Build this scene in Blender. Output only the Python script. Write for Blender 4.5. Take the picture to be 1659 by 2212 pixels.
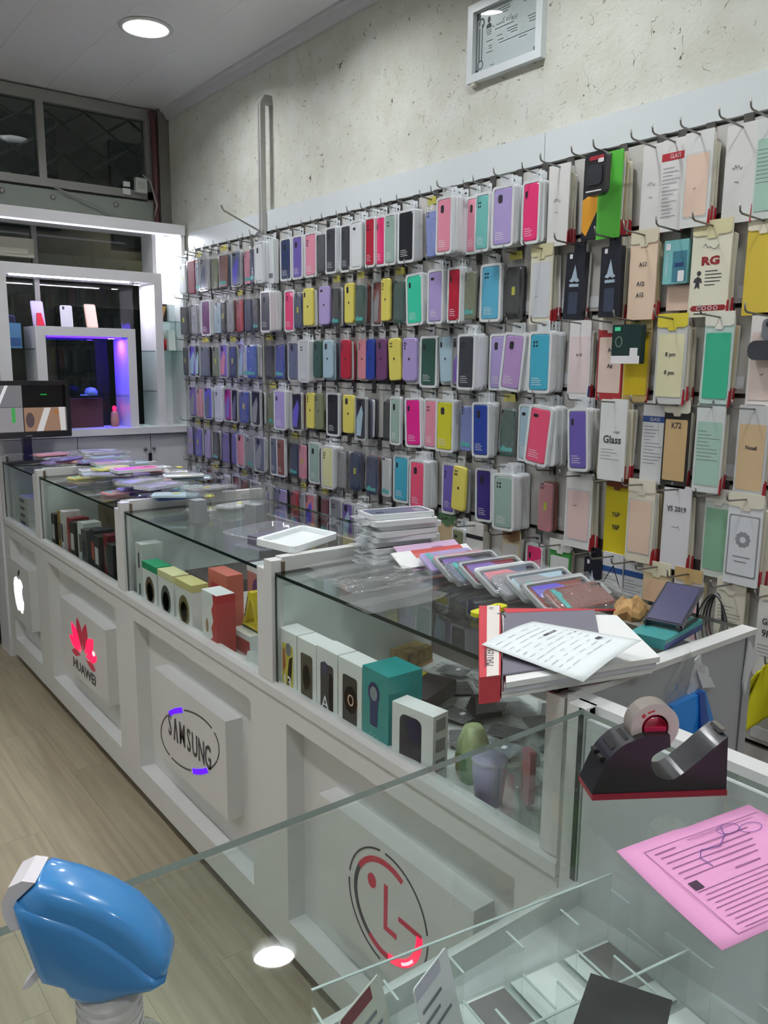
import bpy, bmesh, math, random
from mathutils import Vector, Matrix
R = math.radians
PI = math.pi
scn = bpy.context.scene
for o in list(bpy.data.objects):
    bpy.data.objects.remove(o, do_unlink=True)
COL = scn.collection

# ---------------------------------------------------------------- camera
yaw, pitch, roll = 0.654342, -0.177999, 0.0101619
cam_d = bpy.data.cameras.new('camera')
cam_d.sensor_fit = 'VERTICAL'; cam_d.sensor_height = 24.0
cam_d.lens = 24.0 * 1766.4 / 2212.0
cam_d.clip_start = 0.01; cam_d.clip_end = 100
cam = bpy.data.objects.new('camera', cam_d); COL.objects.link(cam)
_f = Vector((math.sin(yaw)*math.cos(pitch), math.cos(yaw)*math.cos(pitch), math.sin(pitch)))
_r = Vector((math.cos(yaw), -math.sin(yaw), 0)); _u = _r.cross(_f)
_r2 = _r*math.cos(roll) + _u*math.sin(roll); _u2 = -_r*math.sin(roll) + _u*math.cos(roll)
M = Matrix((_r2, _u2, -_f)).transposed().to_4x4(); M.translation = Vector((0, 0, 1.47))
cam.matrix_world = M
scn.camera = cam

# ---------------------------------------------------------------- world, exposure (light itself comes from the shop's lamps)
w = bpy.data.worlds.new('night'); scn.world = w; w.use_nodes = True
bg = w.node_tree.nodes['Background']; bg.inputs[0].default_value = (0.26, 0.265, 0.27, 1); bg.inputs[1].default_value = 1.0
scn.view_settings.view_transform = 'Standard'; scn.view_settings.look = 'None'
scn.view_settings.gamma = 1.0; scn.view_settings.use_curve_mapping = False
scn.view_settings.exposure = 0.0
LAMP_POWER = 158.0            # emission strength of each ceiling downlight disc
try:
    scn.cycles.transparent_max_bounces = 24; scn.cycles.max_bounces = 8
    scn.cycles.caustics_reflective = False; scn.cycles.caustics_refractive = False
except Exception: pass
rnd = random.Random(7)

# ---------------------------------------------------------------- materials
def lin(c):
    return tuple(((v/255.0)/12.92 if v/255.0 <= 0.04045 else ((v/255.0+0.055)/1.055)**2.4) for v in c)
MATS = {}
def mat(name, rgb, rough=0.5, metal=0.0, emit=None, estr=0.0, spec=0.5, coat=0.0, var=0.0, vscale=20.0, bump=0.0, bscale=80.0, sub=0.0):
    if name in MATS: return MATS[name]
    m = bpy.data.materials.new(name); m.use_nodes = True; nt = m.node_tree; b = nt.nodes['Principled BSDF']
    c = lin(rgb)
    b.inputs['Base Color'].default_value = (*c, 1); b.inputs['Roughness'].default_value = rough
    b.inputs['Metallic'].default_value = metal; b.inputs['Specular IOR Level'].default_value = spec
    b.inputs['Coat Weight'].default_value = coat; b.inputs['Coat Roughness'].default_value = 0.08
    if emit: b.inputs['Emission Color'].default_value = (*lin(emit), 1); b.inputs['Emission Strength'].default_value = estr
    if var > 0 or bump > 0:
        tc = nt.nodes.new('ShaderNodeTexCoord')
    if var > 0:
        n = nt.nodes.new('ShaderNodeTexNoise'); n.inputs['Scale'].default_value = vscale; n.inputs['Detail'].default_value = 4
        nt.links.new(tc.outputs['Object'], n.inputs['Vector'])
        mr = nt.nodes.new('ShaderNodeMapRange'); mr.inputs['To Min'].default_value = 1-var; mr.inputs['To Max'].default_value = 1+var
        mr.inputs['From Min'].default_value = 0.3; mr.inputs['From Max'].default_value = 0.7
        nt.links.new(n.outputs['Fac'], mr.inputs['Value'])
        mx = nt.nodes.new('ShaderNodeVectorMath'); mx.operation = 'SCALE'; mx.inputs[0].default_value = c
        nt.links.new(mr.outputs[0], mx.inputs['Scale']); nt.links.new(mx.outputs[0], b.inputs['Base Color'])
    if bump > 0:
        n2 = nt.nodes.new('ShaderNodeTexNoise'); n2.inputs['Scale'].default_value = bscale; n2.inputs['Detail'].default_value = 3
        nt.links.new(tc.outputs['Object'], n2.inputs['Vector'])
        bp = nt.nodes.new('ShaderNodeBump'); bp.inputs['Strength'].default_value = bump; bp.inputs['Distance'].default_value = 0.004
        nt.links.new(n2.outputs['Fac'], bp.inputs['Height']); nt.links.new(bp.outputs[0], b.inputs['Normal'])
    MATS[name] = m
    return m
def glassy(name, tint, refl=1.45, rough=0.02, bump=0.0, bscale=60.0, haze=0.0, hazecol=(230, 230, 230)):
    """thin clear sheet: transparent with a Fresnel reflection, optionally a little milky"""
    if name in MATS: return MATS[name]
    m = bpy.data.materials.new(name); m.use_nodes = True; nt = m.node_tree
    for n in list(nt.nodes): nt.nodes.remove(n)
    out = nt.nodes.new('ShaderNodeOutputMaterial'); tr = nt.nodes.new('ShaderNodeBsdfTransparent'); gl = nt.nodes.new('ShaderNodeBsdfGlossy')
    tr.inputs[0].default_value = (*lin(tint), 1); gl.inputs['Roughness'].default_value = rough
    fr = nt.nodes.new('ShaderNodeFresnel'); fr.inputs[0].default_value = refl
    mx = nt.nodes.new('ShaderNodeMixShader')
    ge = nt.nodes.new('ShaderNodeNewGeometry'); inv_ = nt.nodes.new('ShaderNodeMath'); inv_.operation = 'SUBTRACT'; inv_.inputs[0].default_value = 1.0
    mu = nt.nodes.new('ShaderNodeMath'); mu.operation = 'MULTIPLY'     # only the outer face of a pane mirrors, its inner face lets light out
    nt.links.new(ge.outputs['Backfacing'], inv_.inputs[1]); nt.links.new(fr.outputs[0], mu.inputs[0]); nt.links.new(inv_.outputs[0], mu.inputs[1])
    nt.links.new(mu.outputs[0], mx.inputs[0])
    if haze > 0:
        df = nt.nodes.new('ShaderNodeBsdfDiffuse'); df.inputs[0].default_value = (*lin(hazecol), 1)
        m2 = nt.nodes.new('ShaderNodeMixShader'); m2.inputs[0].default_value = haze
        nt.links.new(tr.outputs[0], m2.inputs[1]); nt.links.new(df.outputs[0], m2.inputs[2]); nt.links.new(m2.outputs[0], mx.inputs[1])
    else:
        nt.links.new(tr.outputs[0], mx.inputs[1])
    nt.links.new(gl.outputs[0], mx.inputs[2]); nt.links.new(mx.outputs[0], out.inputs[0])
    if bump > 0:
        tc = nt.nodes.new('ShaderNodeTexCoord'); n2 = nt.nodes.new('ShaderNodeTexNoise'); n2.inputs['Scale'].default_value = bscale
        nt.links.new(tc.outputs['Object'], n2.inputs['Vector'])
        bp = nt.nodes.new('ShaderNodeBump'); bp.inputs['Strength'].default_value = bump; bp.inputs['Distance'].default_value = 0.01
        nt.links.new(n2.outputs['Fac'], bp.inputs['Height'])
        nt.links.new(bp.outputs[0], gl.inputs['Normal']); nt.links.new(bp.outputs[0], fr.inputs['Normal'])
    MATS[name] = m
    return m
def emis(name, rgb, s):
    if name in MATS: return MATS[name]
    m = bpy.data.materials.new(name); m.use_nodes = True; nt = m.node_tree
    for n in list(nt.nodes): nt.nodes.remove(n)
    out = nt.nodes.new('ShaderNodeOutputMaterial'); e = nt.nodes.new('ShaderNodeEmission')
    e.inputs[0].default_value = (*lin(rgb), 1); e.inputs[1].default_value = s
    nt.links.new(e.outputs[0], out.inputs[0]); MATS[name] = m
    return m

WHITE = mat('white_laminate', (216, 217, 215), 0.38, spec=0.4)
WHITE2 = mat('white_panel', (220, 226, 228), 0.30, spec=0.5)
GREYP = mat('grey_panel', (196, 198, 200), 0.4)
GLASS = glassy('counter_glass', (250, 253, 252))
GEDGE = mat('glass_edge', (28, 44, 42), 0.12, spec=0.6)
WGLASS = glassy('window_glass', (205, 218, 214), 1.5)
CLEAR = glassy('clear_plastic', (246, 247, 247), 1.5, 0.08, bump=0.5, bscale=45, haze=0.06)
FILM = glassy('crinkled_film', (248, 249, 249), 1.6, 0.07, bump=1.0, bscale=55, haze=0.10)
MILKY = glassy('milky_plastic', (240, 243, 242), 1.45, 0.12, haze=0.55, hazecol=(222, 226, 228))
ACRYL = glassy('acrylic', (252, 254, 253), 1.45, 0.03, haze=0.04)
FRAMEW = mat('blister_white', (222, 226, 228), 0.35, coat=0.2)
DARK = mat('black_plastic', (30, 31, 34), 0.35)
STEEL = mat('hook_steel', (150, 148, 145), 0.35, 0.9)
PAPER = mat('paper_white', (232, 234, 232), 0.7)
INK = mat('ink_dark', (60, 60, 68), 0.6)
PRINT = mat('print_white', (238, 236, 238), 0.6)
CREAM = mat('card_cream', (222, 218, 200), 0.65)
KRAFT = mat('card_kraft', (206, 190, 150), 0.65)
REDTIP = mat('red_tip', (176, 46, 56), 0.5)
HOLE = mat('dark_hole', (40, 38, 48), 0.5)

PAL = dict(pink=(232,150,172), hotpink=(238,62,124), magenta=(236,44,150), coral=(240,92,128), rose=(214,140,150), lavender=(178,162,216), orchid=(186,152,206),
  purple=(112,96,178), violet=(128,104,176), indigo=(62,48,124), navy=(40,58,100), royal=(48,72,160), blue=(44,92,176), sky=(98,180,212), turq=(76,178,206),
  teal=(120,196,190), mintgreen=(66,212,174), sage=(158,184,174), dgreen=(56,92,82), black=(38,41,46), dgrey=(66,68,76), grey=(150,152,156), slate=(104,112,134),
  yellow=(228,216,104), lime=(212,210,58), paleyellow=(226,226,172), red=(184,42,64), maroon=(120,36,58), brown=(138,88,82), white=(226,230,232), palblue=(172,200,214),
  peri=(140,156,226), plum=(118,74,118), olive=(128,136,104), clear=(200,204,206), peach=(232,204,184), mint=(172,208,192), tan=(202,176,134), cream=(222,218,200),
  blueviolet=(108,98,206), magviolet=(168,40,130), green=(80,190,60), orange=(226,158,44), tealbox=(110,186,190))
def cm(c, rough=0.32, coat=0.25):
    return mat('case_'+c, PAL[c], rough, coat=coat)

# ---------------------------------------------------------------- mesh helpers
class MB:
    def __init__(s): s.v = []; s.f = []; s.m = []
    def add(s, vs, fs, m=0):
        o = len(s.v); s.v += [tuple(p) for p in vs]
        for f in fs: s.f.append(tuple(i+o for i in f)); s.m.append(m)
        return s
    def box(s, x0, x1, y0, y1, z0, z1, m=0):
        return s.add([(x0,y0,z0),(x1,y0,z0),(x1,y1,z0),(x0,y1,z0),(x0,y0,z1),(x1,y0,z1),(x1,y1,z1),(x0,y1,z1)],
              [(0,3,2,1),(4,5,6,7),(0,1,5,4),(1,2,6,5),(2,3,7,6),(3,0,4,7)], m)
    def hexa(s, b, t, m=0):
        return s.add(list(b)+list(t), [(0,3,2,1),(4,5,6,7),(0,1,5,4),(1,2,6,5),(2,3,7,6),(3,0,4,7)], m)
    def poly(s, loop, d0, d1, m=0, P=None, side_m=None):
        """extrude 2-D loop (a,b) between depths d0 and d1 through mapping P(a,b,d)"""
        P = P or FX; n = len(loop)
        vs = [P(a,b,d0) for a,b in loop] + [P(a,b,d1) for a,b in loop]
        s.add(vs, [tuple(range(n,2*n)), tuple(reversed(range(n)))], m)
        o = len(s.v)-2*n
        for i in range(n):
            j = (i+1) % n
            s.f.append((o+i,o+j,o+n+j,o+n+i)); s.m.append(m if side_m is None else side_m)
        return s
    def flat(s, loop, d, m=0, P=None):
        P = P or FX
        return s.add([P(a,b,d) for a,b in loop], [tuple(range(len(loop)))], m)
    def ring(s, outer, inner, d0, d1, m=0, P=None):
        P = P or FX; n = len(outer)
        vs = [P(a,b,d1) for a,b in outer]+[P(a,b,d1) for a,b in inner]+[P(a,b,d0) for a,b in outer]+[P(a,b,d0) for a,b in inner]
        fs = []
        for i in range(n):
            j = (i+1) % n
            fs += [(i,j,n+j,n+i),(2*n+i,2*n+j,j,i),(n+i,n+j,3*n+j,3*n+i)]
        return s.add(vs, fs, m)
    def loft(s, loops, m=0, cap=True, closed=True):
        n = len(loops[0]); o = len(s.v)
        for l in loops: s.v += [tuple(p) for p in l]
        for k in range(len(loops)-1):
            for i in range(n if closed else n-1):
                j = (i+1) % n
                s.f.append((o+k*n+i, o+k*n+j, o+(k+1)*n+j, o+(k+1)*n+i)); s.m.append(m)
        if cap:
            s.f.append(tuple(o+i for i in reversed(range(n)))); s.m.append(m)
            s.f.append(tuple(o+(len(loops)-1)*n+i for i in range(n))); s.m.append(m)
        return s
    def lathe(s, prof, n=20, c=(0,0), m=0, cap=True):
        return s.loft([[(c[0]+r*math.cos(2*PI*i/n), c[1]+r*math.sin(2*PI*i/n), z) for i in range(n)] for r,z in prof], m, cap)
    def tube(s, pts, r, n=6, m=0):
        pts = [Vector(p) for p in pts]; loops = []
        for i,p in enumerate(pts):
            t = (pts[min(i+1,len(pts)-1)]-pts[max(i-1,0)]).normalized()
            a = t.cross(Vector((0,0,1)) if abs(t.z) < 0.9 else Vector((1,0,0))).normalized(); b = t.cross(a)
            rr = r[i] if isinstance(r,(list,tuple)) else r
            loops.append([p + a*rr*math.cos(2*PI*k/n) + b*rr*math.sin(2*PI*k/n) for k in range(n)])
        return s.loft(loops, m)
    def ribbon(s, pts, wd, d, m=0, P=None):
        """thin flat stroke along 2-D points"""
        P = P or FX
        for (a0,b0),(a1,b1) in zip(pts, pts[1:]):
            l = math.hypot(a1-a0, b1-b0) or 1e-6; nx, ny = -(b1-b0)/l*wd/2, (a1-a0)/l*wd/2
            s.add([P(a0+nx,b0+ny,d),P(a0-nx,b0-ny,d),P(a1-nx,b1-ny,d),P(a1+nx,b1+ny,d)], [(0,1,2,3)], m)
        return s
    def mesh(s, name, mats, smooth=False):
        me = bpy.data.meshes.new(name); me.from_pydata(s.v, [], s.f)
        for mm in mats: me.materials.append(mm)
        if len(mats) > 1: me.polygons.foreach_set('material_index', s.m)
        bm = bmesh.new(); bm.from_mesh(me); bmesh.ops.recalc_face_normals(bm, faces=bm.faces); bm.to_mesh(me); bm.free()
        if smooth: me.polygons.foreach_set('use_smooth', [True]*len(me.polygons))
        me.update(); return me
    def build(s, name, mats, parent=None, smooth=False, loc=None, rot=None):
        mats = mats if isinstance(mats, (list,tuple)) else [mats]
        return put(name, s.mesh(name, mats, smooth), parent, loc, rot)
def FX(a, b, d): return (-d, -a, b)         # things that face the aisle side (-x): a runs to the viewer's right
def FY(a, b, d): return (a, -d, b)          # things that face -y
def UP(a, b, d): return (a, b, d)           # things that lie flat
def put(name, me, parent=None, loc=None, rot=None, mats=None):
    o = bpy.data.objects.new(name, me); COL.objects.link(o)
    if parent: o.parent = parent
    if loc is not None: o.location = loc
    if rot is not None: o.rotation_euler = rot
    if mats:
        for i, mm in enumerate(mats):
            o.material_slots[i].link = 'OBJECT'; o.material_slots[i].material = mm
    return o
def tag(o, label, cat, group=None, kind=None):
    if kind: o['kind'] = kind
    if label: o['label'] = label
    if cat: o['category'] = cat
    if group: o['group'] = group
    return o
def thing(name, label, cat, loc=(0,0,0), rot=(0,0,0), group=None):
    o = bpy.data.objects.new(name, None); COL.objects.link(o); o.location = loc; o.rotation_euler = rot
    return tag(o, label, cat, group)
def struct(o): o['kind'] = 'structure'; return o
def rr(wd, h, r, n=3, ca=0.0, cb=0.0):
    pts = []
    for (sx,sy,a0) in ((1,1,0),(-1,1,90),(-1,-1,180),(1,-1,270)):
        for i in range(n+1):
            t = R(a0+90*i/n); pts.append((ca+sx*(wd/2-r)+r*math.cos(t), cb+sy*(h/2-r)+r*math.sin(t)))
    return pts
def rect(a0, a1, b0, b1): return [(a0,b0),(a1,b0),(a1,b1),(a0,b1)]
def ell(ca, cb, ra, rb, n=20, th=0.0):
    o = []
    for i in range(n):
        t = 2*PI*i/n; x, y = ra*math.cos(t), rb*math.sin(t)
        o.append((ca+x*math.cos(th)-y*math.sin(th), cb+x*math.sin(th)+y*math.cos(th)))
    return o
def arc(ca, cb, ra, rb, t0, t1, wd, n=14, th=0.0):
    """stroke along an elliptic arc as a closed loop"""
    o = []; i2 = []
    for i in range(n+1):
        t = R(t0+(t1-t0)*i/n)
        for L, k in ((o, wd/2), (i2, -wd/2)):
            x, y = (ra+k)*math.cos(t), (rb+k)*math.sin(t)
            L.append((ca+x*math.cos(th)-y*math.sin(th), cb+x*math.sin(th)+y*math.cos(th)))
    return o + i2[::-1]
def text_mb(mb, txt, size, a, b, d, m=0, P=None, sx=1.0, ang=0.0, align='CENTER', bold=0.0):
    """letters as flat print"""
    P = P or FX
    cu = bpy.data.curves.new('t', 'FONT'); cu.body = txt; cu.size = size; cu.align_x = align; cu.align_y = 'CENTER'; cu.resolution_u = 2; cu.offset = bold
    ob = bpy.data.objects.new('t', cu); COL.objects.link(ob)
    dg = bpy.context.evaluated_depsgraph_get(); dg.update()
    me = bpy.data.meshes.new_from_object(ob.evaluated_get(dg))
    ca, sa = math.cos(ang), math.sin(ang)
    vs = []
    for v in me.vertices:
        x, y = v.co.x*sx, v.co.y
        vs.append(P(a+x*ca-y*sa, b+x*sa+y*ca, d))
    mb.add(vs, [tuple(p.vertices) for p in me.polygons], m)
    bpy.data.objects.remove(ob, do_unlink=True); bpy.data.meshes.remove(me); bpy.data.curves.remove(cu)
    return mb
ORD = ['first','second','third','fourth','fifth','sixth','seventh','eighth','ninth','tenth','eleventh','twelfth','thirteenth','fourteenth','fifteenth','sixteenth','seventeenth','eighteenth','nineteenth','twentieth']
def ordn(i):
    if i < 20: return ORD[i]
    if i == 29: return 'thirtieth'
    return ('twenty-' if i < 29 else 'thirty-') + ORD[(i-20) % 10]

# ================================================================ SETTING
CZ = 2.80; WX = 1.90
def floor_material():
    m = bpy.data.materials.new('laminate_floor'); m.use_nodes = True; nt = m.node_tree; b = nt.nodes['Principled BSDF']
    tc = nt.nodes.new('ShaderNodeTexCoord'); mp = nt.nodes.new('ShaderNodeMapping'); mp.inputs['Scale'].default_value = (9, 1.0, 1)
    n = nt.nodes.new('ShaderNodeTexNoise'); n.inputs['Scale'].default_value = 2.2; n.inputs['Detail'].default_value = 9
    cr = nt.nodes.new('ShaderNodeValToRGB')
    cr.color_ramp.elements[0].position = 0.3; cr.color_ramp.elements[0].color = (*lin((152,141,119)),1)
    cr.color_ramp.elements[1].position = 0.72; cr.color_ramp.elements[1].color = (*lin((176,165,141)),1)
    nt.links.new(tc.outputs['Generated'], mp.inputs[0]); mp.inputs['Scale'].default_value = (4.5, 1.3, 1)
    oi = nt.nodes.new('ShaderNodeObjectInfo'); ad = nt.nodes.new('ShaderNodeVectorMath'); ad.operation = 'ADD'
    cmb = nt.nodes.new('ShaderNodeMath'); cmb.operation = 'MULTIPLY'; cmb.inputs[1].default_value = 37
    nt.links.new(oi.outputs['Random'], cmb.inputs[0]); nt.links.new(mp.outputs[0], ad.inputs[0]); nt.links.new(cmb.outputs[0], ad.inputs[1])
    nt.links.new(ad.outputs[0], n.inputs['Vector']); nt.links.new(n.outputs['Fac'], cr.inputs[0]); nt.links.new(cr.outputs[0], b.inputs['Base Color'])
    b.inputs['Roughness'].default_value = 0.42
    return m
def plaster_material():
    m = bpy.data.materials.new('fibre_plaster'); m.use_nodes = True; nt = m.node_tree; b = nt.nodes['Principled BSDF']
    tc = nt.nodes.new('ShaderNodeTexCoord')
    def noise(scale, detail=2.0, dist=0.0):
        n = nt.nodes.new('ShaderNodeTexNoise'); n.inputs['Scale'].default_value = scale; n.inputs['Detail'].default_value = detail; n.inputs['Distortion'].default_value = dist
        nt.links.new(tc.outputs['Object'], n.inputs['Vector']); return n.outputs['Fac']
    def math_(op, a, bb):
        k = nt.nodes.new('ShaderNodeMath'); k.operation = op
        for i, v in enumerate((a, bb)):
            if hasattr(v, 'is_linked'): nt.links.new(v, k.inputs[i])
            else: k.inputs[i].default_value = v
        return k.outputs[0]
    lines = math_('LESS_THAN', math_('ABSOLUTE', math_('SUBTRACT', noise(17.0, 1.0, 1.2), 0.5), 0), 0.0055)   # thin curved fibres
    mask = math_('GREATER_THAN', noise(24.0, 1.0), 0.60)
    fib = math_('MULTIPLY', lines, mask)
    l2 = math_('LESS_THAN', math_('ABSOLUTE', math_('SUBTRACT', noise(41.0, 1.0, 0.8), 0.5), 0), 0.012)
    m2 = math_('GREATER_THAN', noise(37.0, 1.0, 0.3), 0.62)
    fib2 = math_('MULTIPLY', math_('MULTIPLY', l2, m2), 0.55)
    tot = math_('MAXIMUM', fib, fib2)
    cr = nt.nodes.new('ShaderNodeValToRGB')
    cr.color_ramp.elements[0].position = 0.35; cr.color_ramp.elements[0].color = (*lin((203,204,191)),1)
    cr.color_ramp.elements[1].position = 0.65; cr.color_ramp.elements[1].color = (*lin((213,215,206)),1)
    nt.links.new(noise(9.0, 4.0), cr.inputs[0])
    mx = nt.nodes.new('ShaderNodeMix'); mx.data_type = 'RGBA'
    nt.links.new(tot, mx.inputs[0]); nt.links.new(cr.outputs[0], mx.inputs[6]); mx.inputs[7].default_value = (*lin((92,88,84)),1)
    nt.links.new(mx.outputs[2], b.inputs['Base Color']); b.inputs['Roughness'].default_value = 0.75
    bp = nt.nodes.new('ShaderNodeBump'); bp.inputs['Strength'].default_value = 0.35; bp.inputs['Distance'].default_value = 0.004
    nt.links.new(noise(70.0, 4.0), bp.inputs['Height']); nt.links.new(bp.outputs[0], b.inputs['Normal'])
    return m
FLOORM = floor_material(); PLASTER = plaster_material()
CEILM = mat('ceiling_pvc', (248, 249, 252), 0.22, spec=0.5)
TRIMM = mat('crown_trim', (206, 207, 210), 0.4)

fl = struct(MB().box(-2.4, 2.1, -2.0, 4.62, -0.06, -0.006).build('floor', mat('floor_base', (70,60,52), 0.8)))
for i in range(17):                                   # laminate boards, each its own piece
    x0 = -1.9 + i*0.192; y = -1.9 - (i*0.43 % 1.2)
    k = 0
    while y < 4.5:
        y1 = min(y+1.2, 4.5); yy = max(y, -1.9)
        if y1-yy > 0.05 and x0 < 1.85:
            MB().box(x0, min(x0+0.1913, 1.9), yy, y1-0.0008, -0.006, 0.0).build('plank', FLOORM, fl)
        y += 1.2
wr = struct(MB().box(1.92, 2.02, -2.0, 4.62, 0, 2.9).build('wall_right', PLASTER))
struct(MB().box(-2.4, -2.3, -2.0, 4.62, 0, 2.9).build('wall_left', mat('paint_white', (238,238,236), .6)))
struct(MB().box(-2.3, 1.92, -2.0, -1.9, 0, 2.9).build('wall_back', mat('paint_white', (238,238,236), .6)))
LAMPS = [(1.30,3.44),(1.385,2.51),(1.33,1.55),(1.33,0.55),(1.33,-0.9),(-0.15,3.44),(-0.15,2.51),(-0.15,1.55),(-0.15,0.55),(-0.15,-0.9),(-1.55,3.0),(-1.55,1.0)]
# the ceiling is a stretched slab with round openings for the recessed lamps; boards run along the shop
ce = struct(MB().box(-2.3, 1.92, -1.9, 4.6, CZ+0.075, CZ+0.12).build('ceiling', CEILM))
def ceiling_boards():
    n = 32
    xs = [-2.3+0.30*i for i in range(15)]+[1.92]
    # one board per strip; strips holding lamps are cut around them by a ring of quads
    for i in range(len(xs)-1):
        x0, x1 = xs[i], xs[i+1]-0.0015
        ls = sorted([l for l in LAMPS if x0 <= l[0] < xs[i+1]], key=lambda q: q[1])
        b = MB(); y = -1.9
        for (lx, ly) in ls:
            h = 0.15
            b.box(x0, x1, y, ly-h, CZ, CZ+0.008)
            # square with round hole
            sq = []
            for k in range(n):
                t = 2*PI*k/n; c, s = math.cos(t), math.sin(t); q = max(abs(c), abs(s))
                px, py = c/q, s/q
                sq.append((lx+px*(x1-lx if px > 0 else lx-x0), ly+py*h))
            ci = [(lx+0.088*math.cos(2*PI*k/n), ly+0.088*math.sin(2*PI*k/n)) for k in range(n)]
            b.ring(sq, ci, CZ+0.008, CZ, 0, UP)
            y = ly+h
        b.box(x0, x1, y, 4.6, CZ, CZ+0.008)
        b.build('ceiling_board', CEILM, ce)
LAMPS = [(min(max(x, math.floor((x+2.3)/0.3)*0.3-2.3+0.105), math.floor((x+2.3)/0.3)*0.3-2.3+0.195), y) for x, y in LAMPS]
ceiling_boards()
struct(MB().poly([(0,0),(0.012,0),(0.030,0.030),(0.045,0.036),(0.045,0.052),(0,0.052)], -1.9, 4.6, 0, lambda a,b,d: (1.92-a, d, 2.752+b)).build('trim_1', TRIMM))

# ---- recessed downlights
LAMPM = emis('lamp_disc', (250, 252, 255), LAMP_POWER)
LRING = mat('lamp_ring', (225, 230, 228), 0.3)
lamp_lbl = ['round white recessed downlight near the lattice window and red pipe', 'round white recessed downlight mirrored in the front glass counter top']
for i, (x, y) in enumerate(LAMPS):
    lb = lamp_lbl[i] if i < 2 else 'round white recessed downlight in the ceiling, %s along the %s row' % (ordn(i % 5), ['wall-side','middle','far-side'][i//5])
    t = thing('ceiling_downlight', lb, 'ceiling light', (x, y, CZ), group='recessed ceiling downlights')
    MB().lathe([(0.088,0.0),(0.104,-0.002),(0.106,-0.006),(0.098,-0.010),(0.086,-0.008),(0.082,0.03),(0.080,0.045)], 36, cap=False).build('trim_ring', LRING, t, True)
    MB().lathe([(0.081,0.047),(0.0805,0.040)], 36).build('diffuser', LAMPM, t)
# ================================================================ SHOP FRONT (far end, night outside)
ALU = mat('grey_window_frame', (150, 150, 146), 0.45, 0.2)
win = MB()
win.box(-2.3, 1.92, 4.47, 4.53, 2.735, 2.79)      # head
win.box(-2.3, 1.92, 4.47, 4.53, 2.335, 2.375)     # lower bar of the fanlight
for x in (-1.6, -0.9, -0.2, 0.53, 1.245): win.box(x, x+0.036, 4.47, 4.53, 2.375, 2.735)
win.box(1.80, 1.86, 4.47, 4.53, 0.0, 2.735)
win.box(0.80, 0.84, 4.48, 4.52, 0.0, 2.20); win.box(1.19, 1.215, 4.48, 4.52, 1.1, 2.20)
w1 = struct(win.build('window_1', ALU))
for k, (x0, x1) in enumerate(((-2.3,-1.6),(-1.564,-0.9),(-0.864,-0.2),(-0.164,0.53),(0.566,1.245),(1.281,1.80))):
    MB().box(x0, x1, 4.497, 4.503, 2.375, 2.735).build('pane', WGLASS, w1)
for k, (x0, x1) in enumerate(((-2.3,0.80),(0.84,1.19),(1.215,1.80))):
    MB().box(x0, x1, 4.497, 4.503, 0.02, 2.21).build('pane', WGLASS, w1)
tr = struct(MB().box(-2.3, 1.86, 4.46, 4.54, 2.215, 2.32).build('trim_2', mat('transom_box', (142, 150, 142), 0.4)))
for x in (1.06, 1.30, 1.62): MB().lathe([(0.013,0),(0.013,0.006),(0.008,0.009)], 12).build('bolt', STEEL, tr, True, (x, 4.46, 2.285), (R(90),0,0))
struct(MB().box(1.86, 1.92, 4.44, 4.6, 0, 2.8).build('trim_3', mat('side_post', (120,118,112), 0.6)))
# lattice shutter behind the fanlight: crossing bars
lat = thing('lattice_shutter', 'grey crossed metal lattice shutter behind the upper window', 'shutter', (0, 4.62, 2.30))
for s in (-1, 1):
    for i in range(-4, 20):
        x = -2.0 + i*0.235
        p0, p1 = (x, 0.0), (x+s*0.80, 0.52)
        xs = sorted((p0[0], p1[0]))
        if xs[1] < -1.9 or xs[0] > 1.85: continue
        MB().tube([(p0[0], 0.012*s, p0[1]), (p1[0], 0.012*s, p1[1])], 0.0085, 5).build('lattice_bar', mat('lattice', (150,148,142), 0.5), lat)
# street beyond the glass: a dim facade, awning beam and pavement
FACADE = mat('street_facade', (112, 102, 100), 0.9, var=0.6, vscale=1.3)
st = thing('street_facade', 'dim brown building front across the street beyond the window', 'building', (0, 8.4, 0))
MB().box(-5, 6, 0, 0.2, -0.2, 5.2).build('facade_wall', FACADE, st)
for i, (x0, x1, z0, z1) in enumerate(((0.2,1.1,2.9,3.9),(1.6,2.5,2.7,3.7),(3.0,4.2,2.6,3.6),(-2.2,-1.0,2.8,3.8),(2.4,3.4,0.4,2.0))):
    MB().box(x0, x1, -0.03, 0.0, z0, z1).build('facade_window', mat('dark_window', (30,32,36), 0.25), st)
for i, (x0, x1, z) in enumerate(((-4,5.5,4.25),(-4,5.5,2.25))):
    MB().box(x0, x1, -0.12, 0.0, z, z+0.22).build('facade_band', mat('facade_band', (132,122,116), 0.8), st)
tag(MB().box(-5, 6, 4.64, 8.4, -0.2, -0.02).build('street_pavement', mat('pavement', (60,58,58), 0.9)), 'dark street pavement outside the shop front', 'pavement')
sl = thing('added_street_lamp', 'added street lamp across the street, brightening the building front', 'street lamp', (3.35,8.1,-0.02))  # lamp added to brighten the facade and lattice beyond the glass
MB().tube([(0,0,0),(0,0,3.07),(0,-0.2,3.17)], 0.03, 8).build('post', mat('lamp_post', (80,80,82), 0.5, 0.5), sl)
MB().lathe([(0.02,0.05),(0.09,0.02),(0.1,-0.01)], 14, cap=False).build('shade', mat('lamp_post', (80,80,82)), sl, False, (0,-0.25,3.14))
MB().lathe([(0.085,-0.008),(0.01,-0.03)], 14).build('bulb', emis('added_street_bulb', (255,235,200), 120), sl, False, (0,-0.25,3.14))
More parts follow.
